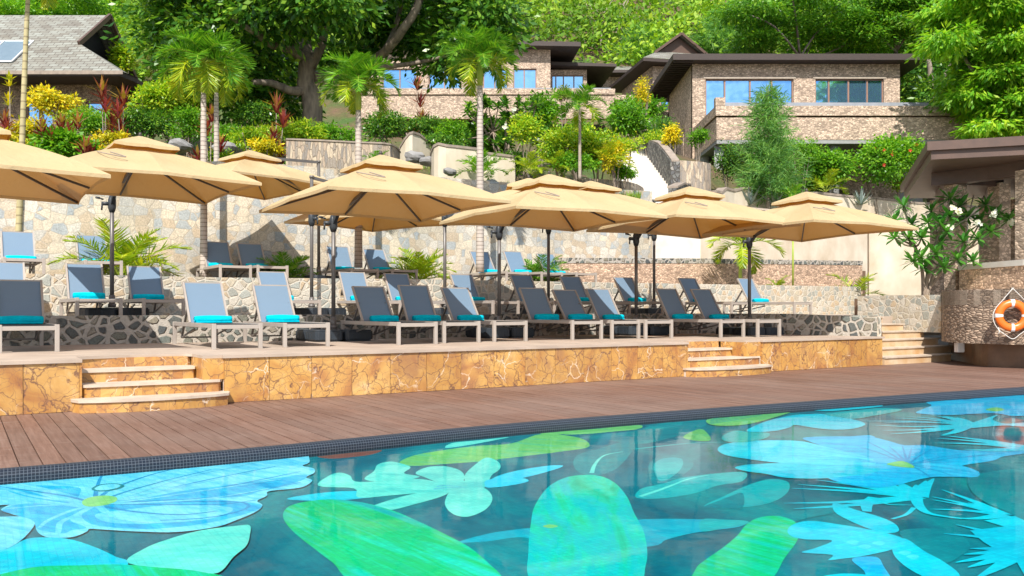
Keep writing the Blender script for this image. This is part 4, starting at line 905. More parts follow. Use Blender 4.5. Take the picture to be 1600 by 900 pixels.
rp_ = [(0, -.02, .50), (-.16, -.03, .30), (-.31, -.03, .10), (-.33, -.03, -.08), (-.25, -.03, -.25), (-.12, -.03, -.36), (0, -.03, -.43), (.12, -.03, -.34), (.26, -.03, -.22), (.33, -.03, -.06), (.31, -.03, .12), (.16, -.03, .32), (0, -.02, .50)]
m.tube(catmull(rp_, 4), .0075, 6); m.tube([(-.25, -.04, -.22), (-.23, -.04, -.30), (-.25, -.04, -.34)], .009, 6); m.build('rope', M['rope'], e)
m = MB(); m.box((0, .03, .5), (.05, .10, .05)); m.build('hook', M['cap'], e)
m = MB(); cc_ = P(1499, 543, 17.35); m.box(cc_, (.17, .1, .19), .3); o = m.build('junction_box', M['white'], bev=.01); tag(o, 'small white box on the brown marble foot of the bar wall', 'box')

# stairs up the hill and the garden walls
e = empty('garden_stairs', P(1030, 320, 28), 'bleached white stairs climbing the hillside between rubble walls', 'stairs')
n = 24; a0 = P(1040, 0, 28.6); b0 = P(986, 0, 37.5)
for side, (mat, nm) in enumerate((('whitestep', 'tread'),)):
    for k in range(n):
        t = k / n; c = a0.lerp(b0, t); d = (b0 - a0).to_2d().normalized(); z = 4.05 + (7.9 - 4.05) * (k + 1) / n; w_ = 1.15 - .35 * t
        q = []
        for s_, f_ in ((-1, 0), (1, 0), (1, .6), (-1, .6)):
            q.append((c.x + s_ * w_ * d.y + f_ * d.x, c.y - s_ * w_ * d.x + f_ * d.y))
        m = MB(); m.prism(q, z - 2.6, z); child(m, 'tread', M['whitestep'], e)
for k in range(7):
    m = MB(); m.ubox(16.5, 18.7, 10.6 + .3 * k, 13.2, 1.6, 2.3 + .28 * k); child(m, 'tread', M['whitestep'], e)
sd_ = (b0 - a0).to_2d().normalized(); sn = Vector((sd_.y, -sd_.x))
pr = [(a0.to_2d() + (b0 - a0).to_2d() * t + sn * (1.2 - .35 * t)) for t in (.36, .5, .65, .8, 1.0)]
wallrun('garden_wall', pr[::-1], [6.3, 6, 5.5, 5, 4.4], [8.4, 8.1, 7.75, 7.2, 6.62], -.35, M['greyrubble'], 'grey rubble wall rising along the right of the white stairs', cap=M['cap'])
p0 = pr[0]; wallrun('garden_wall', [p0, p0 + Vector((.9, .1)), p0 + Vector((1.25, .5))], 4.4, [6.6, 6.55, 6.55], .3, M['slatstone'], 'tan stone garden wall between the white stairs and the villa basement')
wallrun('garden_wall', [P(1058, 0, 28.6).to_2d(), P(1070, 0, 29.8).to_2d(), P(1082, 0, 31).to_2d()], 4.2, [5.2, 5.5, 5.5], .3, M['greyrubble'], 'short rubble wall foot right of the white stairs', cap=M['cap'])
wallrun('garden_wall', [q.to_2d() for q in catmull([Vector((*P(px, 0, Y).to_2d(), 0)) for px, Y in ((905, 27.9), (950, 28.2), (985, 28.8), (1000, 29.6), (1006, 30.4), (1004, 31.5), (998, 33))], 4)], 4.2, 5.35, .4, M['slatstone'], 'curved rubble wall with upright stones left of the white stairs')
wallrun('garden_wall', [q.to_2d() for q in catmull([Vector((*P(px, 0, Y).to_2d(), 0)) for px, Y in ((1118, 33.6), (1135, 34.2), (1165, 35.3), (1280, 37.8), (1370, 40), (1470, 42.8), (1600, 46))], 3)], 4.2, [5.75] * 3 + [5.95] * 3 + [6.12] * 3 + [6.25] * 3 + [6.3] * 3 + [6.4] * 4, .35, M['render'], 'long curved bleached wall with a dark cap below the right hand villa', cap=M['cap'], caph=.1)
wallrun('garden_wall', [q.to_2d() for q in catmull([Vector((*P(px, 0, Y).to_2d(), 0)) for px, Y in ((672, 27.6), (685, 26.6), (745, 27.2), (805, 28))], 4)], 4.6, [5.9, 6.0, 6.1, 6.2, 6.25] + [6.2] * 4 + [6.1] * 4, .3, M['render'], 'low cream rendered garden wall behind the tall ringed palm', cap=M['cap'], caph=.08)
wallrun('garden_wall', [q.to_2d() for q in catmull([Vector((*P(px, 0, Y).to_2d(), 0)) for px, Y in ((622, 29.5), (640, 29), (655, 29.4), (690, 30.5), (735, 31.5))], 3)], 5.0, [6.5, 6.7, 6.9, 7.05] + [7.1] * 3 + [7.0] * 3 + [6.6] * 3, .3, M['render'], 'small humped cream garden wall behind the grey boulders', cap=M['cap'], caph=.08)
wallrun('slat_stone_wall', [q.to_2d() for q in catmull([Vector((*P(px, 0, Y).to_2d(), 0)) for px, Y in ((447, 25.8), (500, 26), (560, 26.3), (610, 26.6), (625, 28))], 3)], 4.2, 6.22, .3, M['slatstone'], 'garden wall of thin upright stone slats below the trunk of the big tree', cap=M['cap'], caph=.05)

# ---------------------------------------------------------------- umbrellas (local frame: mast at the origin, canopy centre at local -y)
HALF, ZED, ZAP, ARM = 1.46, 2.17, 2.96, 1.95
def make_umbrella():
    e = empty('cantilever_umbrella', (0, 0, 0), 'x', 'umbrella')
    cy = -ARM; ctr = Vector((0, cy, 0))
    def rib(k):                                     # eight spoke ends
        a = [(-1, -1), (0, -1), (1, -1), (1, 0), (1, 1), (0, 1), (-1, 1), (-1, 0)][k % 8]; return Vector((a[0] * HALF, a[1] * HALF, 0)) * (1 if k % 2 == 0 else .985)
    m = MB(); NR, NS = 11, 6; vs = []
    def surf(k, f, t):
        p = rib(k).lerp(rib(k + 1), f); s = math.sin(math.pi * f)
        q = p * t * (1 - .022 * s * t); z = ZED + (2.63 - ZED) * (1 - t) / .72
        corner = (1 - f) if k % 2 == 0 else f
        z -= .035 * corner * t * t; z -= .04 * s * math.sin(math.pi * min(1, max(0, (t - .28) / .72)) ** .8)
        z += .035 * math.sin(math.pi * min(1, max(0, (t - .28) / .72)))
        return ctr + Vector((q.x, q.y, z))
    T = [.12 + .88 * i / NR for i in range(NR + 1)]
    for t in T:
        for k in range(8):
            for j in range(NS): vs.append(surf(k, j / NS, t))
    n = 8 * NS; fs = [(i * n + j, i * n + (j + 1) % n, (i + 1) * n + (j + 1) % n, (i + 1) * n + j) for i in range(NR) for j in range(n)]
    # hem turned down
    b = len(vs)
    for j in range(n): vs.append(vs[NR * n + j] + Vector((0, 0, -.045)))
    fs += [(NR * n + j, NR * n + (j + 1) % n, b + (j + 1) % n, b + j) for j in range(n)]
    m.add(vs, fs, 0, False); m.build('canopy', M['canopy'], e)
    m = MB(); vs = []; hc = .475
    for t in (0.04, .5, 1.0, 1.02):
        for k in range(8):
            for j in range(3):
                p = rib(k).lerp(rib(k + 1), j / 3) / HALF * hc * t; s = math.sin(math.pi * j / 3)
                vs.append(ctr + Vector((p.x, p.y, ZAP - .025 - .205 * t - .012 * s * t + (.0 if t <= 1 else -.045))))
    n = 24; fs = [(i * n + j, i * n + (j + 1) % n, (i + 1) * n + (j + 1) % n, (i + 1) * n + j) for i in range(3) for j in range(n)] + [tuple(range(n))]
    m.add(vs, fs, 0, False); m.build('vent_cap', M['canopy'], e)
    for k in range(8):
        m = MB(); a = ctr + Vector((0, 0, 2.60)); p = rib(k); m.bar(a, surf(k, 0, .985) - Vector((0, 0, .03)), .022, .03); m.build('rib', M['ribs'], e)
    m = MB(); m.tube([ctr + Vector((0, 0, 2.56)), ctr + Vector((0, 0, 2.93))], .035, 10); m.tube([ctr + Vector((0, 0, 2.93)), ctr + Vector((0, 0, 2.985))], [.03, .02], 8); m.build('hub', M['ribs'], e)
    # strap hanging on the slope
    m = MB(); a = surf(0, .0, .62) + Vector((.12, .05, .03)); m.tube(catmull([a, a + Vector((.10, -.14, -.04)), a + Vector((.30, -.22, -.075)), a + Vector((.34, -.18, -.06)), a + Vector((.16, -.08, -.0))], 4), .009, 5); m.build('strap', M['ropecap'] if 'ropecap' in M else M['cap'], e)
    m = MB(); m.tube([(0, 0, .2), (0, 0, 2.92)], .036, 12); m.tube([(0, 0, .2), (0, 0, .42)], .052, 12); m.tube([(0, 0, 2.9), (0, 0, 2.95)], .05, 12); m.build('mast', M['mast'], e)
    m = MB(); m.tube([(0, 0, 1.90), (0, 0, 1.98), (0, 0, 2.12), (0, 0, 2.2)], [.045, .07, .07, .045], 10); m.bar((0, -.02, 2.06), (0, -.16, 2.2), .06, .10); m.tube([(-.02, 0, 2.05), (-.17, .01, 2.05)], .035, 8); m.tube([(-.16, 0, 2.06), (-.17, 0, 1.93)], .016, 6); m.tube([(-.14, 0, 2.12), (-.2, 0, 2.14)], .014, 6); j = m.build('slider', M['joint'], e)
    m = MB(); m.tube([(-.2, -.0, 2.14), (-.27, 0, 2.15)], .02, 8); m.build('crank_handle', M['joint'], j)
    m = MB(); m.bar((0, -.12, 2.17), (0, cy + .5, 2.5), .045, .05); m.build('strut', M['mast'], e)
    m = MB(); m.bar((0, 0, 2.91), (0, cy, 2.78), .045, .06); m.build('upper_arm', M['mast'], e)
    for sx, sy in ((-1, -1), (1, -1), (1, 1), (-1, 1)):
        m = MB(); x, y = sx * .27, sy * .27; w_ = .255
        pts = [(x - w_, y - w_ + .05), (x - w_ + .05, y - w_), (x + w_ - .05, y - w_), (x + w_, y - w_ + .05), (x + w_, y + w_ - .05), (x + w_ - .05, y + w_), (x - w_ + .05, y + w_), (x - w_, y + w_ - .05)]
        m.prism(pts, .03, .17); m.prism([(x + (a - x) * .93, y + (b - y) * .93) for a, b in pts], .17, .195); m.prism([(x + (a - x) * .9, y + (b - y) * .9) for a, b in pts], .0, .03)
        for kx in (-.13, 0, .13): m.box((x + kx, y + sy * (w_ - .0), .09), (.04, .012, .10)); m.box((x + sx * w_, y + kx, .09), (.012, .04, .10))
        m.build('base_weight', M['baseplastic'], e, bev=.012)
    m = MB(); m.box((0, 0, .205), (.2, .2, .012)); m.tube([(0, 0, .21), (0, 0, .27)], .07, 10); m.build('foot_plate', M['mast'], e)
    return e
def umb_at(mx, my, z, cx, cy):
    """mast position and canopy centre in plan"""
    d = Vector((cx - mx, cy - my)); return (mx, my, z), math.atan2(d.y, d.x) + math.pi / 2, d.length / ARM
UM = []
def U_from(level, apx, apy, mpx, my, lab):
    za = {1: Z1, 2: Z2, 3: Z3}[level]; Yc = F * (za + ZAP - EYE) / (HZ - apy); cx = (apx - 800) / F * Yc; mx = (mpx - 800) / F * my
    UM.append(((mx, my), (cx, Yc), za, lab))
U_from(1, -55, 181, -62, 13.4, 'sand coloured cantilever umbrella cut by the left edge, its mast outside the photo')
U_from(2, 218, 210, 175, 15.45, 'sand cantilever umbrella with dark mast in front of the leftmost spreading palm')
U_from(3, 392, 232, 498, 20.6, 'sand cantilever umbrella with a bare grey mast, half hidden left of the centre')
U_from(1, 598, 241, 521, 15.1, 'largest looking sand cantilever umbrella left of the centre, with open base weights')
UM.append((((487 - 800) / F * 18.0, 18.0), (-3.05, 19.75), Z2, 'sand cantilever umbrella hidden behind the largest one, its mast top and arm sticking up'))
U_from(1, 857, 269, 780, 16.85, 'sand cantilever umbrella in the middle, two canopies peeping out behind it')
UM.append((((695 - 800) / F * 18.1, 18.1), (.36, 18.2), Z2, 'sand cantilever umbrella peeping out at the left behind the middle one'))
UM.append((((857 - 800) / F * 20.0, 20.0), (1.72, 18.7), Z2, 'sand cantilever umbrella peeping out at the right behind the middle one'))
U_from(1, 1077, 290, 994, 18.45, 'sand cantilever umbrella below the villa basement column, with a strap on its canopy')
UM.append((((1022 - 800) / F * 21.9, 21.9), (4.25, 20.2), Z2, 'sand cantilever umbrella almost hidden behind the one below the villa column'))
UM.append((((1171 - 800) / F * 18.75, 18.75), ((1262 - 800) / F * 17.35, 17.35), Z1 - .04, 'rightmost sand cantilever umbrella, reaching towards the white flowering shrub'))
proto = make_umbrella(); index_kids()
m = MB(); m.tube([(0, 0, .2), (0, 0, 2.2)], .036, 12); m.tube([(0, 0, .2), (0, 0, .42)], .052, 12); short_mast = m.mesh('short_mast', M['mast'])
proto_parts = None
ru = random.Random(12)
for i in list(range(1, len(UM))) + [0]:
    mp_, cp_, z, lab = UM[i]
    o = proto if i == 0 else copy_tree(proto)
    loc, rz, sc = umb_at(*mp_, z, *cp_)
    o.location = loc; o.rotation_euler = (0, 0, rz); o['label'] = lab; o['category'] = 'umbrella'; o['group'] = 'sand coloured cantilever umbrellas over the loungers'
    # the arm length follows the real distance between mast and canopy: the parts that belong to the canopy slide along the arm
    off = -(sc - 1) * ARM; tilt = (R(ru.uniform(-.9, .5)), R(ru.uniform(-.8, .8)))
    if i not in (2, 4, 9):          # front umbrellas: the mast stops at the slider, the strut carries the canopy
        for ch in [x for x in COL.objects if x.parent == o and x.name.split('.')[0] in ('upper_arm', 'mast')]:
            if ch.name.startswith('upper_arm'): bpy.data.objects.remove(ch)
            else: ch.data = short_mast
    for ch in [x for x in COL.objects if x.parent == o]:
        b = ch.name.split('.')[0]
        if b in ('canopy', 'vent_cap', 'rib', 'hub', 'strap'):
            ch.location = (0, off, 0); ch.rotation_euler = (tilt[0], tilt[1], 0)
            if i == 9 or i == 4: pass
        if b in ('upper_arm', 'strut'): ch.scale = (1, sc, 1)

# ---------------------------------------------------------------- loungers (local frame: foot end front edge on y=0, head towards +y)
LW, LL, LH = .64, 2.25, .355
def make_lounger():
    e = empty('sun_lounger', (0, 0, 0), 'x', 'sun lounger'); w = LW / 2
    m = MB()
    for s in (-1, 1): m.box((s * w, LL / 2, LH - .035), (.045, LL - .05, .06))
    m.box((0, 0, LH - .05), (LW - .045, .045, .055)); m.box((0, LL, LH - .05), (LW - .045, .045, .055)); m.box((0, 1.42, LH - .06), (LW - .05, .04, .04))
    m.build('frame', M['aluminium'], e, bev=.004)
    for s in (-1, 1):
        for y in (0, LL):
            m = MB(); m.box((s * w, y, LH / 2 - .002), (.055, .055, LH)); m.build('leg', M['aluminium'], e, bev=.006)
    m = MB(); m.hexa([(-w + .03, .03, LH - .03), (w - .03, .03, LH - .03), (w - .03, 1.42, LH - .03), (-w + .03, 1.42, LH - .03), (-w + .03, .03, LH - .018), (w - .03, .03, LH - .018), (w - .03, 1.42, LH - .018), (-w + .03, 1.42, LH - .018)]); m.build('seat', M['slingdark'], e)
    a = Vector((0, 1.44, LH - .01)); b = Vector((0, 1.86, LH + .60)); d = (b - a).normalized(); nn = Vector((0, -d.z, d.y))
    m = MB(); W = w - .045
    def pt(x, t, h): q = a.lerp(b, t) + nn * h; return (x, q.y, q.z)
    N = 6
    for i in range(N):
        t0, t1 = i / N, (i + 1) / N; s0, s1 = -.018 * math.sin(math.pi * t0), -.018 * math.sin(math.pi * t1)
        m.hexa([pt(-W, t0, s0 - .005), pt(W, t0, s0 - .005), pt(W, t0, s0 + .005), pt(-W, t0, s0 + .005), pt(-W, t1, s1 - .005), pt(W, t1, s1 - .005), pt(W, t1, s1 + .005), pt(-W, t1, s1 + .005)])
    bk = m.build('backrest', M['sling'], e)
    m = MB()
    for s in (-1, 1): m.bar(pt(s * (w - .035), 0, 0), pt(s * (w - .035), 1.005, 0), .03, .035)
    m.bar(pt(-w + .05, 1.0, -.004), pt(w - .05, 1.0, -.004), .028, .028); m.build('backrest_frame', M['aluminium'], bk)
    m = MB()
    for s in (-1, 1): m.bar(pt(s * (w - .08), .55, -.03), (s * (w - .08), LL - .12, LH - .25), .03, .03); m.bar((s * (w - .08), 1.35, LH - .1), (s * (w - .08), LL - .12, LH - .25), .022, .022)
    m.bar((-w + .08, LL - .12, LH - .25), (w - .08, LL - .12, LH - .25), .025); m.build('support_bracket', M['mast'], e)
    return e
def make_towel():
    rg = random.Random(3); m = MB(); n = 16; L_ = .52; seg = 14; vs = []
    for i in range(seg + 1):
        x = -L_ / 2 + L_ * i / seg; k = 1 - .10 * (abs(2 * i / seg - 1) ** 6)
        for j in range(n):
            a = 2 * math.pi * j / n; r_ = .067 * k * (1 + .05 * math.sin(3 * a + i * .5))
            vs.append((x, math.cos(a) * r_ * 1.08, .058 + math.sin(a) * r_ * .92))
    fs = [(i * n + j, i * n + (j + 1) % n, (i + 1) * n + (j + 1) % n, (i + 1) * n + j) for i in range(seg) for j in range(n)] + [tuple(range(n))[::-1], tuple(seg * n + j for j in range(n))]
    m.add(vs, fs, 0, True)
    # the free flap of the roll, and the spiral at both ends
    m.hexa([(-L_ / 2 + .005, -.075, .012), (L_ / 2 - .005, -.075, .012), (L_ / 2 - .005, -.03, .0), (-L_ / 2 + .005, -.03, .0), (-L_ / 2 + .005, -.072, .03), (L_ / 2 - .005, -.072, .03), (L_ / 2 - .005, -.03, .03), (-L_ / 2 + .005, -.03, .03)])
    for s in (-1, 1):
        sp = [(s * (L_ / 2 + .004), math.cos(t) * (.05 - t * .0035), .058 + math.sin(t) * (.045 - t * .0032)) for t in np.arange(0, 12, .6)]
        m.tube(sp, .006, 4)
    return m.build('rolled_towel', M['towel'], origin=(0, 0, 0))
LG = {1: ('front row', 'on the marble edged terrace'), 2: ('middle row', 'on the second terrace'), 3: ('back row', 'against the cream stone wall')}
ROWS = {
 1: [(45, 10.98, 'beside the left edge of the photo, dark shaded backrest'), (371, 11.95, 'left of the pair at the open umbrella base, fully sunlit backrest'), (479, 12.6, 'right of the pair at the open umbrella base, fully sunlit backrest'),
     (652, 13.4, 'left of the trio in the middle, shaded dark backrest'), (721, 14.1, 'centre of the trio in the middle, shaded dark backrest'), (797, 14.65, 'right of the trio in the middle, backrest half sunlit'),
     (917, 15.55, 'left of the trio right of the middle, shaded backrest'), (977, 15.9, 'centre of the trio right of the middle'), (1029, 16.15, 'right of the trio right of the middle, backrest part sunlit'),
     (1144, 16.8, 'left of the last pair above the small curved steps'), (1201, 17.05, 'right of the last pair above the small curved steps')],
 2: [(14, 13.35, 'behind the leftmost front lounger, cut by the edge'), (155, 13.95, 'left of the umbrella mast, pale sunlit backrest'), (256, 14.75, 'right of the leftmost visible mast, shaded backrest'),
     (474, 16.3, 'behind the sunlit pair at the open umbrella base'), (602, 17.3, 'right of the largest umbrella mast, half sunlit'), (678, 17.9, 'behind the shaded trio in the middle, with a turquoise towel peeping out'), (790, 18.3, 'behind the right lounger of the middle trio'),
     (885, 18.8, 'with bright backrest top above the second front trio'), (966, 19.4, 'behind the centre of the second front trio'), (1052, 20.0, 'just left of the masts below the villa'), (1158, 20.7, 'behind the last front pair, towel bundled up'), (1254, 21.4, 'rightmost of all, by the mast of the rightmost umbrella')],
 3: [(38, 16.1, 'at the left edge, pale sunlit backrest'), (162, 17.0, 'in front of the leftmost spreading palm'), (368, 18.7, 'left of the pair beside the dark bushy palm, half sunlit'), (426, 18.95, 'right of the pair beside the dark bushy palm'),
     (570, 20.4, 'behind the largest umbrella mast'), (632, 20.8, 'left of the yellowish bushy palm'), (808, 22.0, 'right of the yellowish bushy palm'), (862, 22.35, 'in front of the rightmost bushy palm'), (916, 22.7, 'last before the pink stone wall')]}
lp = make_lounger(); tw = make_towel(); index_kids(); first = True
rl = random.Random(5)
lp.hide_render = False
for row, items in ROWS.items():
    z = {1: Z1, 2: Z2, 3: Z3 + .02}[row]
    for k, (px, Y, lab) in enumerate(items):
        o = lp if first else copy_tree(lp); t = tw if first else copy_tree(tw); first = False
        a = WA + R(rl.uniform(-1.5, 1.5)); x = (px - 800) / F * Y
        o.location = (x, Y, z); o.rotation_euler = (0, 0, a)
        o['label'] = '%s lounger %s' % (LG[row][0], lab); o['category'] = 'sun lounger'; o['group'] = 'grey sling sun loungers in three rows'
        ang = R(rl.uniform(-3.5, 3.0)); pv = Vector((0, 1.44, LH))
        for ch in [x for x in COL.objects if x.parent == o and x.name.startswith('backrest')]:
            ch.rotation_euler = (ang, 0, 0); ch.location = pv - Matrix.Rotation(ang, 3, 'X') @ pv
        t.scale = (rl.uniform(.93, 1.04), rl.uniform(.94, 1.08), rl.uniform(.9, 1.06))
        d = Vector((-math.sin(a), math.cos(a))); sx = Vector((math.cos(a), math.sin(a)))
        q = Vector((x, Y)) + d * (1.335 + rl.uniform(-.02, .01)) + sx * rl.uniform(.0, .05)
        t.location = (q.x, q.y, z + LH - .018); t.rotation_euler = (0, 0, a + R(rl.uniform(-4, 4))); t['category'] = 'towel'; t['group'] = 'rolled turquoise towels on the loungers'
        t['label'] = 'turquoise towel on %s lounger %s' % (LG[row][0], lab.split(',')[0])

# ---------------------------------------------------------------- vegetation
def leafmesh(name, p, a, b, mat, fold=.18, origin=(0, 0, 0), long=False, mid=.45):
    """p: base points, a: length vectors, b: half width vectors (numpy N x 3). One small folded blade each."""
    N = len(p); nrm = np.cross(a, b); nrm /= (np.linalg.norm(nrm, axis=1, keepdims=True) + 1e-9)
    w = np.linalg.norm(b, axis=1, keepdims=True); o = np.array(origin)
    if long:      # strap: base, two mid pairs, tip
        v = np.stack([p + b * .35, p - b * .35, p + a * mid - b + nrm * w * fold, p + a * mid + b + nrm * w * fold, p + a], 1) - o; k = 5
        v = v.reshape(-1, 3); idx = (np.arange(N) * 5)[:, None]
        q = (idx + np.array([0, 1, 2, 3])).ravel(); t = (idx + np.array([3, 2, 4])).ravel()
        me = bpy.data.meshes.new(name); me.vertices.add(len(v)); me.vertices.foreach_set('co', v.astype(np.float32).ravel())
        loops = np.concatenate([np.concatenate([(idx + np.array([0, 1, 2, 3])), (idx + np.array([3, 2, 4]))], 1).ravel()])
        starts = (np.arange(N)[:, None] * 7 + np.array([0, 4])).ravel()
        me.loops.add(len(loops)); me.loops.foreach_set('vertex_index', loops.astype(np.int32)); me.polygons.add(2 * N); me.polygons.foreach_set('loop_start', starts.astype(np.int32))
    else:
        v = (np.stack([p, p + a * .5 - b + nrm * w * fold, p + a, p + a * .5 + b + nrm * w * fold], 1) - o).reshape(-1, 3)
        me = bpy.data.meshes.new(name); me.vertices.add(len(v)); me.vertices.foreach_set('co', v.astype(np.float32).ravel())
        me.loops.add(4 * N); me.loops.foreach_set('vertex_index', np.arange(4 * N, dtype=np.int32)); me.polygons.add(N); me.polygons.foreach_set('loop_start', (np.arange(N) * 4).astype(np.int32))
    me.update(calc_edges=True); me.materials.append(mat); me.validate(); return me
def unit(a): return a / (np.linalg.norm(a, axis=1, keepdims=True) + 1e-9)
def rdir(n): return unit(rng.normal(size=(n, 3)))
def cloud(ells, nclump, per, cr, ll, lw, up=.5, flat=.6, droop=.25, shell=(.55, 1.0), top=.25):
    """leaves gathered in clumps over the shells of several ellipsoids"""
    E = [np.array([*c, *r], float) for c, r in ells]; wts = np.array([(e[3] * e[4] + e[4] * e[5] + e[3] * e[5]) for e in E]); wts /= wts.sum()
    ks = rng.choice(len(E), nclump, p=wts); Em = np.array([E[k] for k in ks]); d = rdir(nclump); d[:, 2] += top; d = unit(d)
    rad = rng.uniform(shell[0], shell[1], (nclump, 1)) ** .5
    cc = Em[:, :3] + d * Em[:, 3:] * rad; crr = cr * rng.uniform(.6, 1.3, (nclump, 1))
    P_ = np.repeat(cc, per, 0); D = np.repeat(d, per, 0); q = rng.normal(size=P_.shape) * .5; q[:, 2] *= flat
    P_ = P_ + q * np.repeat(crr, per, 0); n = len(P_)
    A_ = unit(q * .9 + D * .35 + rdir(n) * .55 + np.array([0, 0, -droop])); nn = unit(D * .4 + rdir(n) * .55 + np.array([0, -.12, up]))
    B_ = unit(np.cross(A_, nn)); s = rng.uniform(.7, 1.25, (n, 1)); return P_, A_ * ll * s, B_ * lw * .5 * s
def obj_from(me, name, parent=None, loc=(0, 0, 0)):
    o = bpy.data.objects.new(name, me); COL.objects.link(o); o.parent = parent
    if parent is None: o.location = loc
    return o
def limb(mb, pts, r0, r1, n=7, jit=.0):
    q = catmull([Vector(p) for p in pts], 4); k = len(q) - 1
    mb.tube([p + Vector((rng.normal() * jit, rng.normal() * jit, 0)) if 0 < i < k else p for i, p in enumerate(q)], [r0 + (r1 - r0) * i / k for i in range(k + 1)], n, cap=True)
def bush(px, py, Y, rx, ry, kind, label, cat='shrub', name='shrub', group=None, nper=1.0, ll=None, lw=None, flowers=None, lobes=5):
    s = F / Y; c = P(px, py, Y); gz = ground_z(c.x, c.y) if Y > 19.5 else c.z - ry / s
    base = Vector((c.x, c.y, min(gz, c.z - ry / s * .6))); e = empty(name, base, label, cat, group)
    rx, ry = rx / s, ry / s; rg = random.Random(int(px * 7 + py)); ells = []
    for k in range(lobes):
        a = rg.uniform(0, 6.28); f = rg.uniform(.25, .62); ells.append(((math.cos(a) * rx * f, math.sin(a) * min(rx, 1.2 * ry) * f * .7, c.z - base.z + rg.uniform(-.55, .4) * ry), (rx * rg.uniform(.38, .62), rx * rg.uniform(.35, .5), ry * rg.uniform(.42, .66))))
    px_area = rx * ry * s * s; nl = int(min(34000, max(1200, px_area * 3.0)) * nper); ll = ll or .11; lw = lw or .055
    per = 14; p, a, b = cloud(ells, nl // per, per, .30 * min(rx, ry) + .08, ll, lw)
    obj_from(leafmesh(name + '_foliage', p, a, b, M[kind]), 'foliage', e)
    m = MB(); top = c.z - base.z
    for k in range(4):
        a_ = rg.uniform(0, 6.28); limb(m, [(rg.uniform(-.1, .1), rg.uniform(-.1, .1), -.05), (math.cos(a_) * rx * .2, math.sin(a_) * rx * .2, top * .5), (math.cos(a_) * rx * .5, math.sin(a_) * rx * .4, top)], .035, .012, 5)
    m.build('stem', M['bark'], e)
    if flowers:
        mat, nf, sz = flowers; fr_ = p[p[:, 1] < np.percentile(p[:, 1], 25)]; q = fr_[rng.choice(len(fr_), nf)] * 1.0
        for w_ in q:
            fp_ = []; fa = []; fb = []
            w_ = w_ + np.array([0, -.12, .05])
            for k in range(5):
                t = k * 1.257; dd = np.array([math.cos(t), -.35, math.sin(t)]); fp_.append(w_); fa.append(dd * sz); fb.append(np.array([-math.sin(t), 0, math.cos(t)]) * sz * .32)
            obj_from(leafmesh('flower', np.array(fp_), np.array(fa), np.array(fb), M[mat]), 'flower', e)
    return e
M['petal_red'] = leafmat('red_petals', [(.6, .03, .02), (.7, .06, .03)], .3)

def frond_set(fr, ll_ratio=.30, per=40, lw=.022, curl=.5, vee=.45, seg_from=.14):
    """fr: (azimuth, start elevation, length, bend); gives leaflet arrays and the rachis curves"""
    Pp, Aa, Bb, curves = [], [], [], []
    for az, el, Ln, bend in fr:
        n = 14; pts = []; pos = np.zeros(3); e_ = el; h = np.array([math.cos(az), math.sin(az), 0])
        for i in range(n + 1):
            pts.append(pos.copy()); d = h * math.cos(e_) + np.array([0, 0, 1]) * math.sin(e_); pos = pos + d * Ln / n; e_ -= bend / n * (.6 + .9 * i / n)
        pts = np.array(pts); curves.append(pts); side = np.array([-math.sin(az), math.cos(az), 0])
        for k in range(per):
            t = seg_from + (1 - seg_from) * (k + .5) / per; f = t * n; i = min(int(f), n - 1); q = pts[i] * (1 - (f - i)) + pts[i + 1] * (f - i); d = unit((pts[i + 1] - pts[i])[None])[0]; up = np.cross(side, d); up = up if up[2] > 0 else -up
            L_ = Ln * ll_ratio * (math.sin(math.pi * min(1, .12 + t * .86)) ** .7) * rng.uniform(.85, 1.15)
            for s in (-1, 1):
                a = side * s * .85 + d * (.35 + .75 * t) + up * (vee + rng.normal() * .22) + rng.normal(size=3) * .07; a = a / np.linalg.norm(a); a[2] -= curl * .35; a /= np.linalg.norm(a)
                b = np.cross(a, up + rng.normal(size=3) * .3); b /= np.linalg.norm(b) + 1e-9; Pp.append(q); Aa.append(a * L_); Bb.append(b * lw)
    return np.array(Pp), np.array(Aa), np.array(Bb), curves
def ringed(name, c1, c2, sc):
    m, n, b, o = newmat(name); b.inputs['Roughness'].default_value = .75
    wv = n.nodes.new('ShaderNodeTexWave'); wv.bands_direction = 'Z'; wv.inputs['Scale'].default_value = sc; wv.inputs['Distortion'].default_value = .6; n.links.new(coords(n), wv.inputs[0])
    c = ramp(n, wv.outputs['Fac'], [(.0, c2), (.16, c1)]); c = mixc(n, .6, c, ramp(n, tex(n, coords(n), 4, 4), [(.3, (.7, .7, .7)), (.7, (1.15, 1.15, 1.15))]), 'MULTIPLY'); n.links.new(c, b.inputs['Base Color']); return m
M['ringtrunk'] = ringed('pale_ringed_palm_trunk', (.50, .43, .37), (.20, .16, .13), 3.2)
M['ringgold'] = ringed('golden_ringed_palm_trunk', (.44, .38, .20), (.24, .19, .10), 1.8)
M['shaft'] = simple('yellow_green_crown_shaft', (.40, .46, .05), (.26, .38, .05), 3, .4)
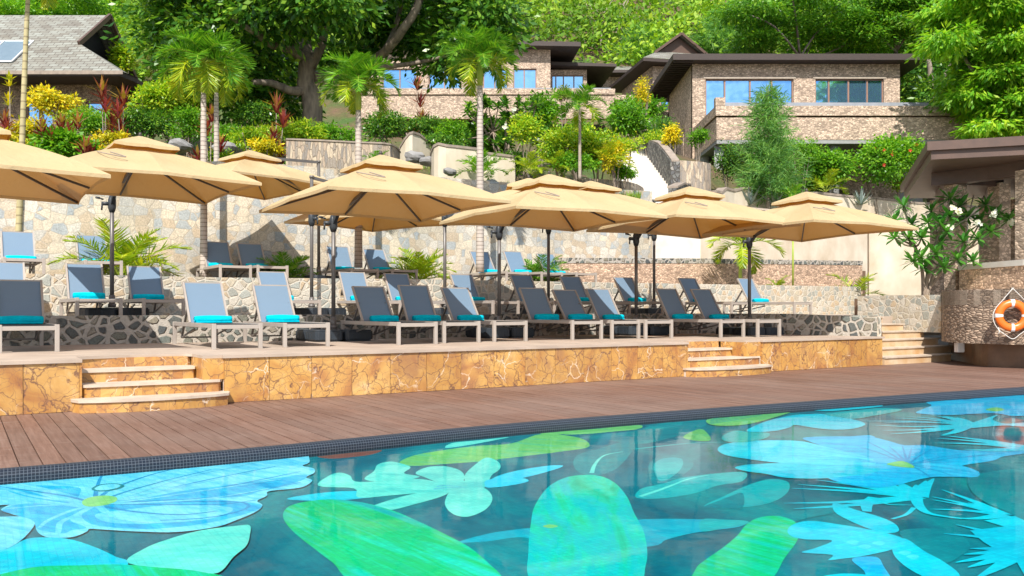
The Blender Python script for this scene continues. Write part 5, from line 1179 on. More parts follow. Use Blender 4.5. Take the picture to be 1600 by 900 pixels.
def palm(px, cy, base_py, Y, rpx, label, trunk='ringtrunk', r=.075, nf=15, mat='lf_palm', dead=True, lean=0, group='slender palms planted along the terraces', z0=None, shaft=True):
    s = F / Y; x = (px - 800) / F * Y; z0 = P(px, base_py, Y).z if z0 is None else z0; zc = P(px, cy, Y).z; R_ = .88 * rpx / s; e = empty('palm_tree', (x + lean, Y, z0), label, 'palm tree', group)
    h = zc - z0 - .15 * R_; sh = min(.7, h * .16) if shaft else .05
    m = MB(); m.tube(catmull([(0, 0, 0), (-lean * .35, .02, h * .35), (-lean * .75, 0, h * .7), (-lean, 0, h - sh)], 5), [r * 1.35 - r * .5 * i / 15 for i in range(16)], 10); m.build('trunk', M[trunk], e)
    if shaft:
        m = MB(); m.tube([(-lean, 0, h - sh), (-lean, 0, h - sh * .6), (-lean, 0, h)], [r * .9, r * 1.05, r * .5], 10); m.build('crown_shaft', M['shaft'], e)
    fr = []
    for i in range(nf):
        az = i * 2.39996 + .3; t = (i + .5) / nf; fr.append((az, R(84 - 98 * t), R_ * rng.uniform(1.12, 1.4) * (1 if t > .15 else .8), 1.5 + .5 * t))
    P_, A_, B_, cv = frond_set(fr, .36, 56, .013 * R_ / .9 + .002); off = np.array([-lean, 0, h])
    if nf > 4:
        n = len(P_); k = int(n * .2); obj_from(leafmesh('palm_crown', P_[:n - k] + off, A_[:n - k], B_[:n - k], M[mat], long=True), 'crown', e); obj_from(leafmesh('palm_skirt', P_[n - k:] + off, A_[n - k:], B_[n - k:], M['lf_palmy'], long=True), 'lower_fronds', e)
    m = MB()
    for c in cv: m.tube([Vector(q) + Vector(off) for q in c[::2]], [.014 * R_ + .002 - .0015 * i for i in range(len(c[::2]))], 4, cap=False)
    m.build('leaf_stalks', M['shaft'], e); return e
def areca(px, py, Y, rpx, label, mat='lf_palm', nf=18, z=None, up=78, group='bushy palms at the foot of the cream wall', spread=70):
    s = F / Y; x = (px - 800) / F * Y; z = P(px, py, Y).z if z is None else z; R_ = rpx / s; e = empty('bushy_palm', (x, Y, z), label, 'palm', group); fr = []
    for i in range(nf):
        az = i * 2.39996; t = (i + .5) / nf; fr.append((az, R(up - spread * t * .75), R_ * rng.uniform(1.0, 1.3), 1.0 + .75 * t))
    P_, A_, B_, cv = frond_set(fr, .27, 30, .012 * R_ + .004, vee=.35, seg_from=.25); obj_from(leafmesh('fronds', P_, A_, B_, M[mat], long=True), 'fronds', e)
    m = MB()
    for c in cv: m.tube([Vector(q) for q in c[::2]], [.013 * R_ + .003 - .001 * i for i in range(len(c[::2]))], 4, cap=False)
    m.build('leaf_stalks', M['shaft'], e); return e
def rosette(Pp, Aa, Bb, c, n, ln, w, el0=85, el1=10, axis=None):
    for i in range(n):
        az = i * 2.39996 + rng.uniform(0, .4); el = R(el0 + (el1 - el0) * i / n); d = np.array([math.cos(az) * math.cos(el), math.sin(az) * math.cos(el), math.sin(el)]); sd = np.array([-math.sin(az), math.cos(az), 0.]); Pp.append(np.array(c)); Aa.append(d * ln * rng.uniform(.8, 1.15)); Bb.append((sd + rng.normal(size=3) * .15) * w)
def cordyline(px, top, bot, Y, label, heads=4, mat='lf_red', ln=.42, group='burgundy leaved cordylines in the garden'):
    s = F / Y; a, b = P(px, top, Y), P(px, bot, Y); z0 = min(b.z, ground_z(a.x, a.y)) if Y > 19.5 else b.z; e = empty('cordyline', (a.x, Y, z0), label, 'shrub', group); Pp, Aa, Bb = [], [], []; m = MB(); H_ = a.z - z0 - ln * .6
    for k in range(heads):
        dx = rng.uniform(-.28, .28) * (k > 0); dy = rng.uniform(-.2, .2); hz_ = H_ * (1 - .22 * k) if k else H_; limb(m, [(0, 0, 0), (dx * .6, dy * .6, hz_ * .5), (dx, dy, hz_)], .022, .012, 5)
        for q in (0, .2): rosette(Pp, Aa, Bb, (dx, dy, hz_ - q), 13, ln, .042)
    m.build('stem', M['palebark'], e); obj_from(leafmesh('leaves', np.array(Pp), np.array(Aa), np.array(Bb), M[mat], long=True), 'leaves', e); return e
def tree(name, label, base, trunk, ells, mat, nclump, per, cr, ll, lw, barkmat='bark', group=None, cat='tree', **kw):
    """base: point; trunk: list of (points, r0, r1) in coordinates relative to the base; ells relative to the base"""
    e = empty(name, base, label, cat, group); m = MB()
    pts, r0, r1 = trunk[0]; limb(m, pts, r0, r1, 12, r0 * .08); m.build('trunk', M[barkmat], e)
    for pts, r0, r1 in trunk[1:]:
        m = MB(); limb(m, pts, r0, r1, 8, r0 * .1); m.build('limb', M[barkmat], e)
    p, a, b = cloud(ells, nclump, per, cr, ll, lw, **kw); obj_from(leafmesh(name + '_crown', p, a, b, M[mat]), 'crown', e); return e
def rel(px, py, Y, base): return tuple(P(px, py, Y) - base)

# --- the great dark tree over the middle villa
b0 = P(487, 205, 32.5); b0.z = ground_z(b0.x, b0.y) - .1
def T(px, py, Y=32.5): return rel(px, py, Y, b0)
tr = [([(0, 0, 0), T(488, 170), T(478, 130), T(482, 95)], .40, .30), ([T(480, 100), T(466, 80), T(447, 45, 31.5), T(437, -10, 31)], .22, .09), ([T(484, 100), T(474, 60, 33), T(478, 20, 33), T(470, -40)], .32, .16),
      ([T(486, 105), T(505, 60), T(503, 20), T(520, -40)], .2, .1), ([T(490, 120), T(545, 112, 33), T(600, 82, 32), T(640, 30, 31), T(668, -30, 31)], .20, .14), ([T(600, 82, 32), T(617, 45, 33), T(632, -10, 33)], .12, .08),
      ([T(478, 98), T(455, 78, 32), T(425, 70, 31), T(396, 48, 30)], .22, .1), ([T(480, 140), T(455, 142, 32), T(425, 130, 31.5), T(395, 128, 31)], .2, .1), ([T(398, 50, 30), T(360, 25, 30), T(325, -20, 30)], .12, .05), ([T(560, 108), T(640, 100, 32), T(710, 85, 31)], .12, .05)]
el = []
for px, py, Y, rx, ry in ((262, 18, 33, 45, 36), (252, 66, 34, 28, 24), (300, 25, 32, 62, 45), (345, 60, 31, 60, 45), (300, 100, 33, 50, 40), (420, 20, 30, 80, 40), (405, 100, 33, 55, 40), (375, 150, 33.5, 50, 32), (440, 165, 34, 40, 26), (500, 0, 29, 90, 35), (560, 25, 34.6, 70, 38), (545, 95, 34.5, 40, 30),
                          (620, 20, 34.8, 70, 45), (705, 25, 33, 72, 45), (760, 25, 31, 55, 42), (655, 70, 35, 45, 22), (730, 75, 31, 50, 24), (780, 60, 32, 22, 22), (450, -60, 30, 250, 60), (650, -70, 31, 180, 60), (300, -50, 31, 100, 50), (690, 98, 33.5, 32, 13), (340, 120, 30.5, 30, 24)):
    s = F / Y; el.append((T(px, py, Y), (rx / s, 1.5, ry / s)))
tree('broadleaf_tree', 'huge dark broadleaf tree with mottled trunk and spreading limbs above the garden', b0, tr, el, 'lf_deep', 2600, 17, .75, .30, .14, up=.35, shell=(.1, 1.0), top=.1)

# --- bright tree at the right edge, layered drooping leaves
b1 = P(1560, 230, 40); b1.z = ground_z(b1.x, b1.y)
def T1(px, py, Y=40): return rel(px, py, Y, b1)
el = []
rt = random.Random(8)
for px, py, rx, ry in ((1560, 20, 60, 22), (1500, 40, 45, 18), (1590, 70, 50, 20), (1530, 85, 48, 18), (1480, 65, 34, 15), (1570, 120, 50, 18), (1510, 130, 40, 17), (1590, 165, 40, 18), (1545, 170, 40, 16), (1500, 155, 24, 10), (1570, 205, 40, 14), (1620, 40, 60, 40), (1640, 130, 60, 60), (1470, 20, 30, 14), (1540, -10, 60, 16), (1535, 200, 22, 9)):
    Y = 40 + rt.uniform(-2.2, 1.5); s = F / Y; el.append((T1(px, py, Y), (rx / s, 1.6, ry / s)))
tree('broadleaf_tree', 'bright green tree with layered drooping leaves at the right edge', b1, [([(0, 0, 0), T1(1565, 150), T1(1570, 60)], .3, .14), ([T1(1565, 150), T1(1520, 110), T1(1490, 60)], .14, .05), ([T1(1568, 110), T1(1600, 60), T1(1620, 10)], .14, .05)],
     el, 'lf_layer', 1500, 20, .55, .36, .12, up=.7, flat=.35, droop=.6, shell=(.3, 1.0), top=.3)
b2 = P(1455, 215, 47); b2.z = ground_z(b2.x, b2.y)
def T2(px, py, Y=47): return rel(px, py, Y, b2)
tree('broadleaf_tree', 'shaded deep green tree right beside the right hand villa', b2, [([(0, 0, 0), T2(1455, 150), T2(1450, 90)], .25, .1), ([T2(1455, 150), T2(1480, 110), T2(1490, 80)], .12, .05)],
     [(T2(px, py, Y), (rx / 28.7, 1.6, ry / 28.7)) for px, py, Y, rx, ry in ((1440, 120, 49, 40, 30), (1465, 160, 47, 40, 35), (1445, 190, 47, 30, 20), (1480, 90, 49, 40, 30), (1500, 180, 48, 30, 25))], 'lf_deep', 420, 18, .7, .34, .14)
# --- flat crowned shade trees behind the villas
def shade(px, py, Y, specs, label, mat='lf_bright', n=700):
    b = P(px, py, Y); gz = ground_z(b.x, b.y); b.z = min(gz, b.z); el = []; tr_ = [([(0, 0, 0), tuple((P(px, specs[0][1] + 40, Y) - b) * .8)], .3, .12)]
    for q, (x, y, rx, ry) in enumerate(specs):
        YY = Y + random.uniform(-3, 3); s = F / YY; el.append((tuple(P(x, y, YY) - b), (rx / s, 2.8, ry / s)))
        if q % 2 == 0: tr_.append(([tr_[0][0][-1], tuple((P((x + px) / 2, y + 22, YY) - b)), tuple(P(x, y + 3, YY) - b)], .09, .03))
    return tree('shade_tree', label, b, tr_, el, mat, n, 22, .8, .30, .13, barkmat='graybark', group='flat crowned shade trees behind the villas', up=.9, flat=.25, droop=.15, shell=(.2, 1), top=.3)
shade(1250, 110, 58, [(1170, 20, 60, 12), (1240, 8, 60, 11), (1300, 30, 55, 11), (1210, 45, 55, 10), (1270, 62, 50, 9), (1180, 70, 40, 9), (1330, 62, 50, 9), (1350, 10, 50, 12), (1230, -15, 90, 14)], 'flat crowned tree with layered branches right above the villa roof', 'lf_palm', 1100)
shade(1400, 110, 62, [(1390, 15, 50, 12), (1440, 30, 50, 13), (1370, 45, 50, 11), (1420, 65, 45, 11), (1470, 10, 50, 15), (1350, 78, 40, 8), (1440, -12, 80, 14)], 'flat crowned tree between the villa roof and the bright right tree', 'lf_palm', 900)
shade(90, 60, 64, [(60, 8, 60, 8), (120, 2, 60, 9), (20, 20, 45, 7), (150, 20, 50, 8), (100, 26, 40, 7), (-20, 5, 60, 10), (80, -18, 110, 12)], 'pale flat crowned tree above the shingled house roof', 'lf_bright', 650)
# --- casuarinas
def casuarina(px, top, bot, Y, wpx, label, n=5200, ll=.55, name='casuarina_tree'):
    s = F / Y; a, b = P(px, top, Y), P(px, bot, Y); z0 = min(b.z, ground_z(a.x, a.y)); e = empty(name, (a.x, Y, z0), label, 'tree', 'feathery casuarinas'); H_ = a.z - z0; m = MB(); limb(m, [(0, 0, 0), (.05, 0, H_ * .5), (0, 0, H_ * .97)], H_ * .016 + .03, .02, 8); m.build('trunk', M['bark'], e)
    Pp, Aa = [], []; W_ = wpx / s; m = MB(); nb = 46
    for k in range(nb):
        t = .16 + .8 * (k / nb); az = k * 2.4; L_ = W_ * (1.05 - t) ** .7 * rng.uniform(.7, 1.15); d = np.array([math.cos(az), math.sin(az), .35]); st = np.array([0, 0, H_ * t]); end = st + d * L_
        m.tube([Vector(st), Vector((st + end) / 2 + np.array([0, 0, .08])), Vector(end)], [.02, .014, .006], 4, cap=False)
        nn_ = int(n / nb * (1.3 - t)); f = rng.uniform(.15, 1, (nn_, 1)); q = st + d * L_ * f + rng.normal(size=(nn_, 3)) * (.10 + .12 * W_ * f * .35); Pp.append(q); Aa.append(unit(rng.normal(size=(nn_, 3)) * .55 + d * .6 + np.array([0, 0, -.25])) * ll * rng.uniform(.5, 1.1, (nn_, 1)))
    m.build('branches', M['bark'], e); p = np.concatenate(Pp); a_ = np.concatenate(Aa); b_ = unit(np.cross(a_, rdir(len(p)))) * .016 * (Y / 36); obj_from(leafmesh('needles', p, a_, b_, M['lf_needle']), 'needles', e); return e
casuarina(1200, 132, 288, 35.5, 60, 'soft feathery casuarina before the terrace of the right hand villa', 15000, .42)
casuarina(1000, 42, 130, 74, 52, 'misty casuarina on the slope behind the pointed gable', 7000, .9)
casuarina(1045, 60, 130, 80, 45, 'smaller casuarina right of the misty one on the slope', 5000, .9)
casuarina(1120, 30, 110, 72, 60, 'grey green casuarina behind the right hand villa roof', 7000, .9)
# dead pale trees on the slope
for i, (px, top, Y, lab) in enumerate(((935, 8, 78, 'bare pale tree on the slope, furthest left'), (962, 0, 80, 'bare pale tree on the slope with a long bent stem'), (985, 5, 82, 'bare pale tree on the slope, furthest right'))):
    b = P(px, 110, Y); b.z = min(b.z, ground_z(b.x, b.y)); e = empty('bare_tree', b, lab, 'tree', 'bare pale trees on the slope'); h = P(px, top, Y).z - b.z; m = MB(); rg = random.Random(i)
    m.tube(catmull([(0, 0, 0), (rg.uniform(-.3, .3), 0, h * .4), (rg.uniform(-.6, .6), 0, h * .7), (rg.uniform(-.9, .4), 0, h)], 4), [.13 - .009 * k for k in range(13)], 6); m.build('trunk', M['palebark'], e); m = MB()
    for k in range(9):
        t = .35 + .06 * k; sx = rg.choice((-1, 1)); m.tube([(0, 0, h * t), (sx * .6, rg.uniform(-.4, .4), h * t + .7), (sx * rg.uniform(.9, 1.5), 0, h * t + rg.uniform(1.2, 2.2))], [.06, .045, .02], 5)
    m.build('branches', M['palebark'], e)

# --- forest that covers the slope beyond the villas (one mass)
Pp, Aa, Bb = [], [], []
rg = random.Random(21); dom = []
for i in range(2300):
    y = 62 + 150 * rg.random() ** 1.5; x = rg.uniform(-.85, 1.0) * y + rg.uniform(-4, 4)
    if y < 70 and 3 < x < 19: continue
    if y < 72 and x < 4 and x > -14: continue
    if y < 66 and x < -14: y += 8
    r_ = (1.5 + 1.6 * rg.random()) * (1 + (y - 60) / 190); dom.append((x, y, ground_z(x, y) + r_ * .55, r_))
for x, y, z, r_ in dom:
    n = 150 if y < 120 else 100; d = rdir(n); d[:, 2] = np.abs(d[:, 2]) * .9 - .15; d[:, 1] -= .25; d = unit(d); bump_ = 1 + .18 * np.sin(d[:, :1] * 6 + x) * np.cos(d[:, 2:] * 7 + y)
    p = np.array([x, y, z]) + d * np.array([r_, r_, r_ * .95]) * bump_ * rng.uniform(.75, 1.08, (n, 1)); a = unit(d * .5 + rdir(n) * .8 + np.array([0, 0, -.2])); nn_ = unit(d * .8 + rdir(n) * .5 + np.array([0, 0, .5])); b = unit(np.cross(a, nn_)); s_ = rng.uniform(.7, 1.3, (n, 1)) * (.46 + (y - 60) / 260)
    Pp.append(p); Aa.append(a * s_); Bb.append(b * s_ * .26)
o = obj_from(leafmesh('hillside_forest', np.concatenate(Pp), np.concatenate(Aa), np.concatenate(Bb), M['lf_hill']), 'hillside_forest'); tag(o, 'sunny yellow green forest covering the hillside', 'forest', kind='stuff')

# --- palms
palm(318, 88, 372, 19.9, 72, 'pale ringed palm left of the centre, its crown against the dark tree', nf=24, z0=1.74, r=.066)
palm(338, 108, 300, 22.6, 58, 'second ringed palm just right of and behind the left crown', nf=13, r=.06)
palm(560, 120, 418, 21.2, 62, 'ringed palm in front of the great tree trunk', nf=22, r=.075)
palm(750, 84, 425, 22.3, 62, 'ringed palm with a yellow crown shaft before the middle villa', nf=22, r=.08)
palm(44, -70, 372, 18.6, 75, 'golden ringed palm at the left, its crown above the photo', trunk='ringgold', nf=13, r=.052, lean=-.25, z0=1.74)
palm(906, 160, 280, 26.5, 46, 'small palm with a thin stem above the yellow shrubs', trunk='palebark', r=.04, nf=12, shaft=False, mat='lf_palm')
palm(1157, 375, 447, 27.6, 62, 'young palm with a thin yellow stem before the pink stone wall', trunk='shaft', r=.05, nf=9, mat='lf_palmy', shaft=False, z0=1.72)
areca(190, 432, 18.75, 98, 'spreading palm behind the leftmost umbrella mast', 'lf_palmy', 22, z=1.75, spread=78)
areca(447, 430, 20.4, 52, 'dark bushy palm beside the sunlit pair of back row loungers', 'lf_palm', 20, z=1.75)
areca(655, 440, 22.4, 62, 'yellowish bushy palm left of the middle umbrella', 'lf_palmy', 24, z=1.78)
areca(843, 440, 24.2, 54, 'dark bushy palm behind the right end of the back row', 'lf_palm', 20, z=1.78)
areca(1215, 447, 27.8, 26, 'small yellow palm seedling before the pink stone wall', 'lf_palmy', 7, z=1.75)
areca(1338, 470, 28.6, 52, 'thin drooping yellow palm at the right end of the pink stone wall', 'lf_palmy', 6, z=1.5)
gp = 'young garden palms among the shrubs'
areca(752, 275, 26.2, 46, 'young broad palm behind the yellow shafted trunk', 'lf_bright', 12, group=gp)
areca(828, 272, 26.8, 38, 'young yellow palm left of the small stemmed palm', 'lf_palmy', 12, group=gp)
areca(872, 268, 27.2, 36, 'young yellow palm below the flowering frangipani', 'lf_palmy', 12, group=gp)
areca(950, 262, 27.6, 44, 'lime young palm near the top of the rubble wall', 'lf_palmy', 14, group=gp)
areca(1203, 300, 36.6, 52, 'yellow young palm in front of the soft casuarina', 'lf_palmy', 10, group=gp, up=84)
areca(1290, 300, 38.6, 42, 'lime young palm before the flowering hedge', 'lf_palmy', 10, group=gp)
areca(1240, 312, 34.6, 28, 'small fan like palm on the bleached wall below the hedge', 'lf_bright', 9, group=gp)
areca(590, 258, 25.6, 30, 'young palm tuft beside the slat stone wall', 'lf_bright', 9, group=gp)

# --- great frangipani on the right, by the pavilion
def frangipani(e, base, tips, flowers, ln=.36, w=.05, r0=.05, hub=None):
    m = MB(); Pp, Aa, Bb = [], [], []; hubs = hub
    for t in tips:
        h_ = min(hubs, key=lambda q: (Vector(q) - Vector(t)).length); mid = Vector(h_).lerp(Vector(t), .5) + Vector((0, 0, -.06)); m.tube(catmull([h_, mid, t], 4), [.026 - .0012 * i for i in range(9)], 6)
        rosette(Pp, Aa, Bb, t, 19, ln, w, 62, -48)
    for h_ in hubs: m.tube(catmull([(rng.uniform(-.12, .12), 0, 0), (h_[0] * .4, h_[1] * .4, h_[2] * .55), h_], 4), [r0 - .0022 * i for i in range(9)], 8)
    m.build('branches', M['plumeria_bark'], e); obj_from(leafmesh('leaves', np.array(Pp), np.array(Aa), np.array(Bb), M['lf_deep'] if ln < .28 else M['lf_frang'], long=True, fold=.3, mid=.62), 'leaves', e)
    for c in flowers:
        fp_, fa, fb = [], [], []
        for j in range(11):
            q = np.array(c) + rng.normal(size=3) * np.array([.035, .03, .03]); ph = rng.uniform(0, 6)
            for k in range(5):
                t = k * 1.257 + ph; fp_.append(q); fa.append(np.array([math.cos(t), -.5, math.sin(t)]) * .05); fb.append(np.array([-math.sin(t), 0, math.cos(t)]) * .02)
        obj_from(leafmesh('flower_cluster', np.array(fp_), np.array(fa), np.array(fb), M['petal']), 'flower_cluster', e)
M['lf_frang'] = leafmat('frangipani_leaves', [(.05, .19, .04), (.08, .26, .045), (.12, .32, .05)], .3, .28, 2)
fb_ = P(1448, 455, 20.6); fb_.z = 1.36; e = empty('frangipani', fb_, 'large white flowering frangipani beside the pavilion, above the pale stone wall', 'shrub')
def Q(px, py, dy=0): return tuple(P(px, py, 20.6 + dy) - fb_)
tips = [Q(1440, 402, -.5), Q(1475, 418, -.4), Q(1388, 356, .1), Q(1420, 372, -.1), Q(1500, 322, .3), Q(1530, 350, .3), Q(1548, 362, -.2), Q(1470, 350, -.2), Q(1445, 418, -.2), Q(1412, 322, .2), (Q(1398, 345, -.2)), Q(1398, 372, -.4), Q(1428, 408, -.6), Q(1450, 348, 0), Q(1440, 372, -.3), Q(1462, 395, -.4), Q(1484, 310, .1), Q(1484, 338, -.2), Q(1480, 362, -.5), Q(1505, 378, -.3), Q(1528, 373, -.4), Q(1512, 340, .2), Q(1540, 320, 0), Q(1556, 338, -.2), Q(1576, 345, .2), Q(1496, 405, -.4), Q(1520, 408, -.5), Q(1470, 378, .3), Q(1500, 350, .4), Q(1455, 330, .5), Q(1425, 350, .4)]
frangipani(e, fb_, tips, [Q(1490, 325, -.3), Q(1486, 356, -.5), Q(1527, 347, -.3), Q(1550, 334, -.4), Q(1580, 347, -.1), Q(1497, 330, -.3)], hub=[Q(1450, 400, .1), Q(1475, 400, .2), Q(1430, 385, 0), Q(1500, 395, .2), Q(1466, 365, .2)])
fb2 = P(790, 262, 29.0); fb2.z = ground_z(fb2.x, fb2.y); e = empty('frangipani', fb2, 'dark leaved frangipani with a few white flowers behind the yellow shafted palm', 'shrub'); rg = random.Random(4)
def Q2(px, py, dy=0): return tuple(P(px, py, 29 + dy) - fb2)
tips = [Q2(rg.uniform(728, 850), 150 + rg.random() * 75 + abs(rg.uniform(728, 850) - 790) * .1, rg.uniform(-.8, .9)) for i in range(64)]
frangipani(e, fb2, tips, [Q2(803, 171, -.9), Q2(790, 198, -.9), Q2(838, 218, -.9)], ln=.27, w=.05, hub=[Q2(770, 205), Q2(800, 190, .3), Q2(825, 205), Q2(750, 190, .3), Q2(790, 175, .5)])

# --- garden shrubs: left garden
g1, g2, g3 = 'yellow crotons in the garden', 'lime coloured shrubs in the garden', 'deep green shrubs in the garden'
bush(82, 160, 33, 42, 20, 'lf_yellow', 'golden croton below the window of the shingled house', group=g1, ll=.16, lw=.07)
bush(125, 182, 31, 44, 24, 'lf_lime', 'lime shrub right of the golden croton', group=g2)
bush(48, 205, 27.5, 24, 24, 'lf_yellow', 'golden croton beside the golden ringed trunk', group=g1, ll=.14, lw=.06)
bush(112, 225, 26.5, 50, 26, 'lf_bright', 'broad leaved green shrub left of the second canopy', group=g3, ll=.18, lw=.11)
bush(176, 214, 27.5, 22, 15, 'lf_yellow', 'small golden croton left of the second canopy peak', group=g1)
bush(238, 148, 31, 44, 28, 'lf_lime', 'large rounded lime shrub right of the shingled house', group=g2, ll=.13, lw=.08)
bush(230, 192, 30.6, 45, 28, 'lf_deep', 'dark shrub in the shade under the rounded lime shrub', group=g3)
bush(292, 150, 32, 40, 34, 'lf_lime', 'tall lime shrub behind the left ringed palm', group=g2, ll=.13, lw=.07)
bush(296, 195, 30, 30, 26, 'lf_bright', 'green leafy clump left of the ringed palm trunk', group=g3)
bush(262, 96, 36, 52, 30, 'lf_olive', 'pale olive shrub above the lime shrubs', ll=.2, lw=.07)
bush(195, 80, 44, 20, 34, 'lf_lime', 'yellow green thicket between the house gable and dark tree', group=g2, ll=.2, lw=.1)
bush(20, 312, 19.4, 32, 14, 'lf_lime', 'lime shrub spilling over the wall top at the left edge', group=g2)
bush(72, 304, 19.9, 34, 15, 'lf_deep', 'dark shrub on the wall top under the first canopy', group=g3)
bush(130, 296, 20.5, 40, 13, 'lf_bright', 'green shrub on the wall top between the first two canopies', group=g3)
bush(60, 255, 23, 60, 26, 'lf_bright', 'green shrub hidden behind the first canopy', group=g3)
bush(240, 250, 25, 50, 14, 'lf_deep', 'low dark shrub behind the second canopy peak', group=g3)
bush(392, 210, 28, 42, 20, 'lf_lime', 'lime shrub above the third canopy', group=g2, ll=.16, lw=.05)
bush(420, 229, 26.4, 28, 11, 'lf_yellow', 'small golden croton right above the third canopy', group=g1)
bush(470, 208, 28, 46, 18, 'lf_lime', 'long lime shrub above the slat stone wall', group=g2, ll=.16, lw=.05)
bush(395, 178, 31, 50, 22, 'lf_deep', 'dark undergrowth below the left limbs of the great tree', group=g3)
bush(530, 208, 28.5, 44, 18, 'lf_bright', 'green shrub at the foot of the great tree', group=g3)
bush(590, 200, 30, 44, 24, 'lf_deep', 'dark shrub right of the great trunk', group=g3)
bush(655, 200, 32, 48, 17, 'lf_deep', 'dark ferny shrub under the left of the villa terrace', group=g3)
bush(715, 205, 31, 40, 20, 'lf_bright', 'mid green shrub under the middle of the villa terrace', group=g3)
bush(700, 222, 30, 50, 12, 'lf_deep', 'low shrub behind the low cream garden wall', group=g3)
bush(612, 262, 25.5, 24, 9, 'lf_bright', 'small grassy tuft above the largest canopy', group=g3)
bush(822, 205, 27.6, 24, 28, 'lf_lime', 'yellow leaved shrub right of the frangipani', group=g2)
bush(872, 226, 27.8, 36, 34, 'lf_lime', 'yellow leaved shrub left of the small palm stem', group=g2)
bush(935, 226, 28.2, 38, 36, 'lf_lime', 'yellow leaved shrub right of the small palm stem', group=g2)
bush(962, 245, 27.6, 20, 24, 'lf_yellow', 'golden shrub beside the white stairs', group=g1)
bush(905, 255, 27.2, 40, 16, 'lf_bright', 'green shrub at the foot of the yellow shrubs', group=g3)
bush(800, 255, 28.4, 40, 16, 'lf_bright', 'low green shrub behind the middle canopies', group=g3)
bush(995, 185, 40, 46, 24, 'lf_bright', 'leafy shrub below the middle villa and pointed gable', group=g3, ll=.2, lw=.09)
bush(1030, 195, 38, 26, 20, 'lf_deep', 'dark shrub left of the villa side wall', group=g3)
bush(1050, 212, 34, 13, 17, 'lf_yellow', 'small golden shrub above the tan stone wall', group=g1)
bush(1007, 148, 42, 12, 26, 'lf_yellow', 'slender golden tree before the pointed gable villa', group=g1, lobes=6)
bush(880, 145, 46, 14, 12, 'lf_olive', 'small olive plant on the villa terrace')
bush(1140, 255, 37.5, 26, 34, 'lf_deep', 'dark shrub right of the basement column', group=g3)
bush(1295, 252, 39.6, 50, 38, 'lf_bright', 'dark hedge bush under the right hand terrace', group=g3, ll=.16, lw=.1)
bush(1375, 256, 40.0, 62, 46, 'lf_bright', 'hibiscus hedge bush with red flowers under the right hand terrace', ll=.15, lw=.09, flowers=('petal_red', 7, .10))
bush(1412, 285, 41.5, 28, 20, 'lf_lime', 'yellow green shrub left of the pavilion roof', group=g2)
bush(1220, 285, 38.5, 30, 16, 'lf_deep', 'low dark shrub behind the yellow young palm', group=g3)
bush(1090, 215, 39, 16, 12, 'lf_bright', 'small green shrub against the villa basement', group=g3)
bush(1250, 235, 38.6, 34, 20, 'lf_bright', 'green shrub between the casuarina and the hedge', group=g3)
bush(1020, 168, 44, 30, 16, 'lf_bright', 'green shrub under the pointed gable villa', group=g3, ll=.2, lw=.09)
bush(978, 168, 46, 30, 20, 'lf_bright', 'green shrub at the right end of the middle villa terrace', group=g3, ll=.2, lw=.09)
bush(760, 215, 30, 36, 28, 'lf_deep', 'dark shrub around the white flowered frangipani', group=g3, ll=.2, lw=.09)
bush(845, 180, 32, 30, 30, 'lf_bright', 'green shrub between the two garden palms', group=g3, ll=.16, lw=.08)
bush(900, 205, 30, 26, 22, 'lf_bright', 'leafy green shrub behind the small palm stem', group=g3)
bush(360, 215, 29, 30, 20, 'lf_bright', 'green shrub right of the twin ringed palms', group=g3)
bush(150, 196, 30, 30, 24, 'lf_bright', 'green shrub between the burgundy cordylines', group=g3)
bush(20, 225, 25, 34, 22, 'lf_yellow', 'golden croton at the very left edge', group=g1)
bush(185, 240, 25, 34, 14, 'lf_yellow', 'golden croton just above the second canopy', group=g1)
bush(340, 245, 25, 24, 10, 'lf_lime', 'small lime shrub between the palm trunks and third canopy', group=g2)
bush(974, 268, 28.4, 16, 10, 'lf_bright', 'small green shrub on the left edge of the white stairs', group=g3)
bush(978, 228, 31, 18, 14, 'lf_lime', 'lime shrub beside the upper white stairs', group=g2)
bush(1018, 215, 36.5, 26, 10, 'lf_lime', 'low lime shrub above the grey rubble stair wall', group=g2)
# cordylines
cordyline(8, 175, 225, 27, 'burgundy cordyline at the left edge', 3)
cordyline(70, 190, 245, 26.2, 'burgundy cordyline below the golden croton', 4)
cordyline(92, 180, 230, 27.4, 'green and burgundy cordyline in the middle of the left garden', 3)
cordyline(117, 178, 235, 26.8, 'burgundy cordyline right of the middle of the left garden', 2)
cordyline(163, 130, 225, 28.4, 'tallest burgundy cordyline against the house eave', 5, ln=.55)
cordyline(192, 140, 230, 28, 'large burgundy cordyline right of the tallest one', 5, ln=.55)
cordyline(136, 218, 265, 24.5, 'small burgundy cordyline by the second canopy', 2)
cordyline(328, 165, 250, 24.4, 'red cordyline behind the left ringed trunk', 5, ln=.42)
cordyline(432, 152, 265, 27, 'tall burgundy cordyline with yellow leaves left of the great trunk', 6, ln=.5)
cordyline(652, 122, 185, 46, 'bare stemmed burgundy cordyline before the villa terrace', 5, ln=.8)
# variegated flower spike plant far left
cordyline(18, 118, 190, 28, 'yellow variegated spike plant above the left edge cordyline', 2, mat='lf_yellow', ln=.3, group=None)
# agaves on the bleached wall
for px, lab in ((1172, 'silver agave left on the bleached wall ledge'), (1212, 'silver agave right on the bleached wall ledge'), (1345, 'silver agave nearest the pavilion')):
    b = P(px, 322, 35.4 if px < 1300 else 39); e = empty('agave', b, lab, 'agave', 'silver agaves'); Pp, Aa, Bb = [], [], []; rosette(Pp, Aa, Bb, (0, 0, .05), 24, .85, .06, 85, 5); obj_from(leafmesh('agave_leaves', np.array(Pp), np.array(Aa), np.array(Bb), M['lf_agave'], long=True), 'leaves', e)
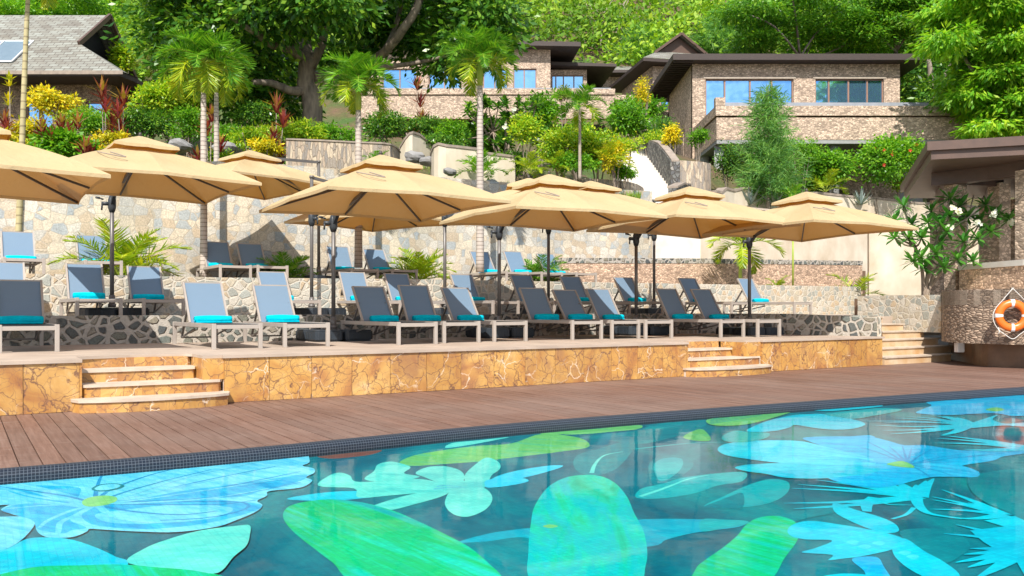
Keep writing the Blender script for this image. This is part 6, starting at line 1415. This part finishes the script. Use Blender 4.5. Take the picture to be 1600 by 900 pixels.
# bamboo stake and pipes
m = MB(); a = P(1239, 447, 27.9); m.tube([(a.x, a.y, 1.72), (a.x, a.y, P(0, 360, 27.9).z)], .03, 8); tag(m.build('bamboo_stake', M['shaft']), 'yellow bamboo stake standing before the pink stone wall', 'stake')
m = MB(); a = P(733, 300, 24.9); m.tube([(a.x, a.y - .03, 1.75), (a.x, a.y - .03, 4.4)], .03, 8); tag(m.build('drain_pipe', M['bronze']), 'thin brown drain pipe on the cream stone wall', 'pipe')
# boulders
def boulder(px, py, Y, rpx, lab, flat=.7):
    s = F / Y; c = P(px, py, Y); r_ = rpx / s; m = MB(); N, K = 11, 7; rg = random.Random(px); ph = [rg.uniform(0, 6) for _ in range(6)]; vs = []
    for i in range(K + 1):
        th = math.pi * i / K
        for j in range(N):
            a = 2 * math.pi * j / N; d = Vector((math.sin(th) * math.cos(a), math.sin(th) * math.sin(a), math.cos(th)))
            k = 1 + .2 * math.sin(3 * d.x + ph[0]) * math.cos(2.5 * d.z + ph[1]) + .12 * math.sin(5 * d.y + ph[2]) + rg.uniform(-.07, .07); vs.append(c + Vector((d.x * r_ * 1.2, d.y * r_, d.z * r_ * flat)) * k)
    m.add(vs, [(i * N + j, (i + 1) * N + j, (i + 1) * N + (j + 1) % N, i * N + (j + 1) % N) for i in range(K) for j in range(N)], 0, False); tag(m.build('boulder', M['rock']), lab, 'boulder', 'grey garden boulders')
for a in ((280, 228, 26.5, 15, 'wide grey boulder behind the second canopy'), (350, 232, 26, 14, 'pale boulder right of the twin ringed trunks'), (648, 246, 27.6, 14, 'boulder at the foot of the humped garden wall'), (668, 252, 27.3, 11, 'pointed boulder beside the low cream wall'),
          (632, 262, 26.6, 10, 'small boulder above the largest canopy'), (703, 268, 26, 9, 'pale boulder on the bare soil'), (724, 288, 25.6, 11, 'dark boulder on the wall top left of the ringed trunk'), (768, 287, 25.8, 10, 'boulder on the wall top right of the ringed trunk'), (500, 288, 24.4, 14, 'boulder behind the bare mast top')): boulder(*a)
# grass
Pp = []
def grass_patch(px0, px1, py0, py1, Y0, Y1, n):
    for i in range(n):
        t = rng.uniform(); Y = Y0 + (Y1 - Y0) * t; px = rng.uniform(px0, px1); x = (px - 800) / F * Y; Pp.append((x, Y, ground_z(x, Y) - .02 if py0 is None else P(px, py1 + (py0 - py1) * t, Y).z))
grass_patch(905, 1000, None, 0, 27.6, 29.5, 2200); grass_patch(1046, 1085, None, 0, 31.8, 36, 2000); grass_patch(690, 800, None, 0, 25.6, 26.6, 900); grass_patch(1070, 1110, None, 0, 31, 34, 700); grass_patch(1330, 1450, None, 0, 39.5, 42, 1400); grass_patch(560, 700, None, 0, 29, 34, 900); grass_patch(200, 620, None, 0, 23.5, 30, 2600); grass_patch(1130, 1330, None, 0, 36, 39, 1200)
p = np.array(Pp); n = len(p); a = unit(rdir(n) * .45 + np.array([0, 0, 1])) * rng.uniform(.12, .34, (n, 1)); b = unit(np.cross(a, rdir(n))) * .014
tag(obj_from(leafmesh('grass', p, a, b, M['grass'], long=True), 'grass'), 'rough grass between the garden walls', 'grass', kind='stuff')
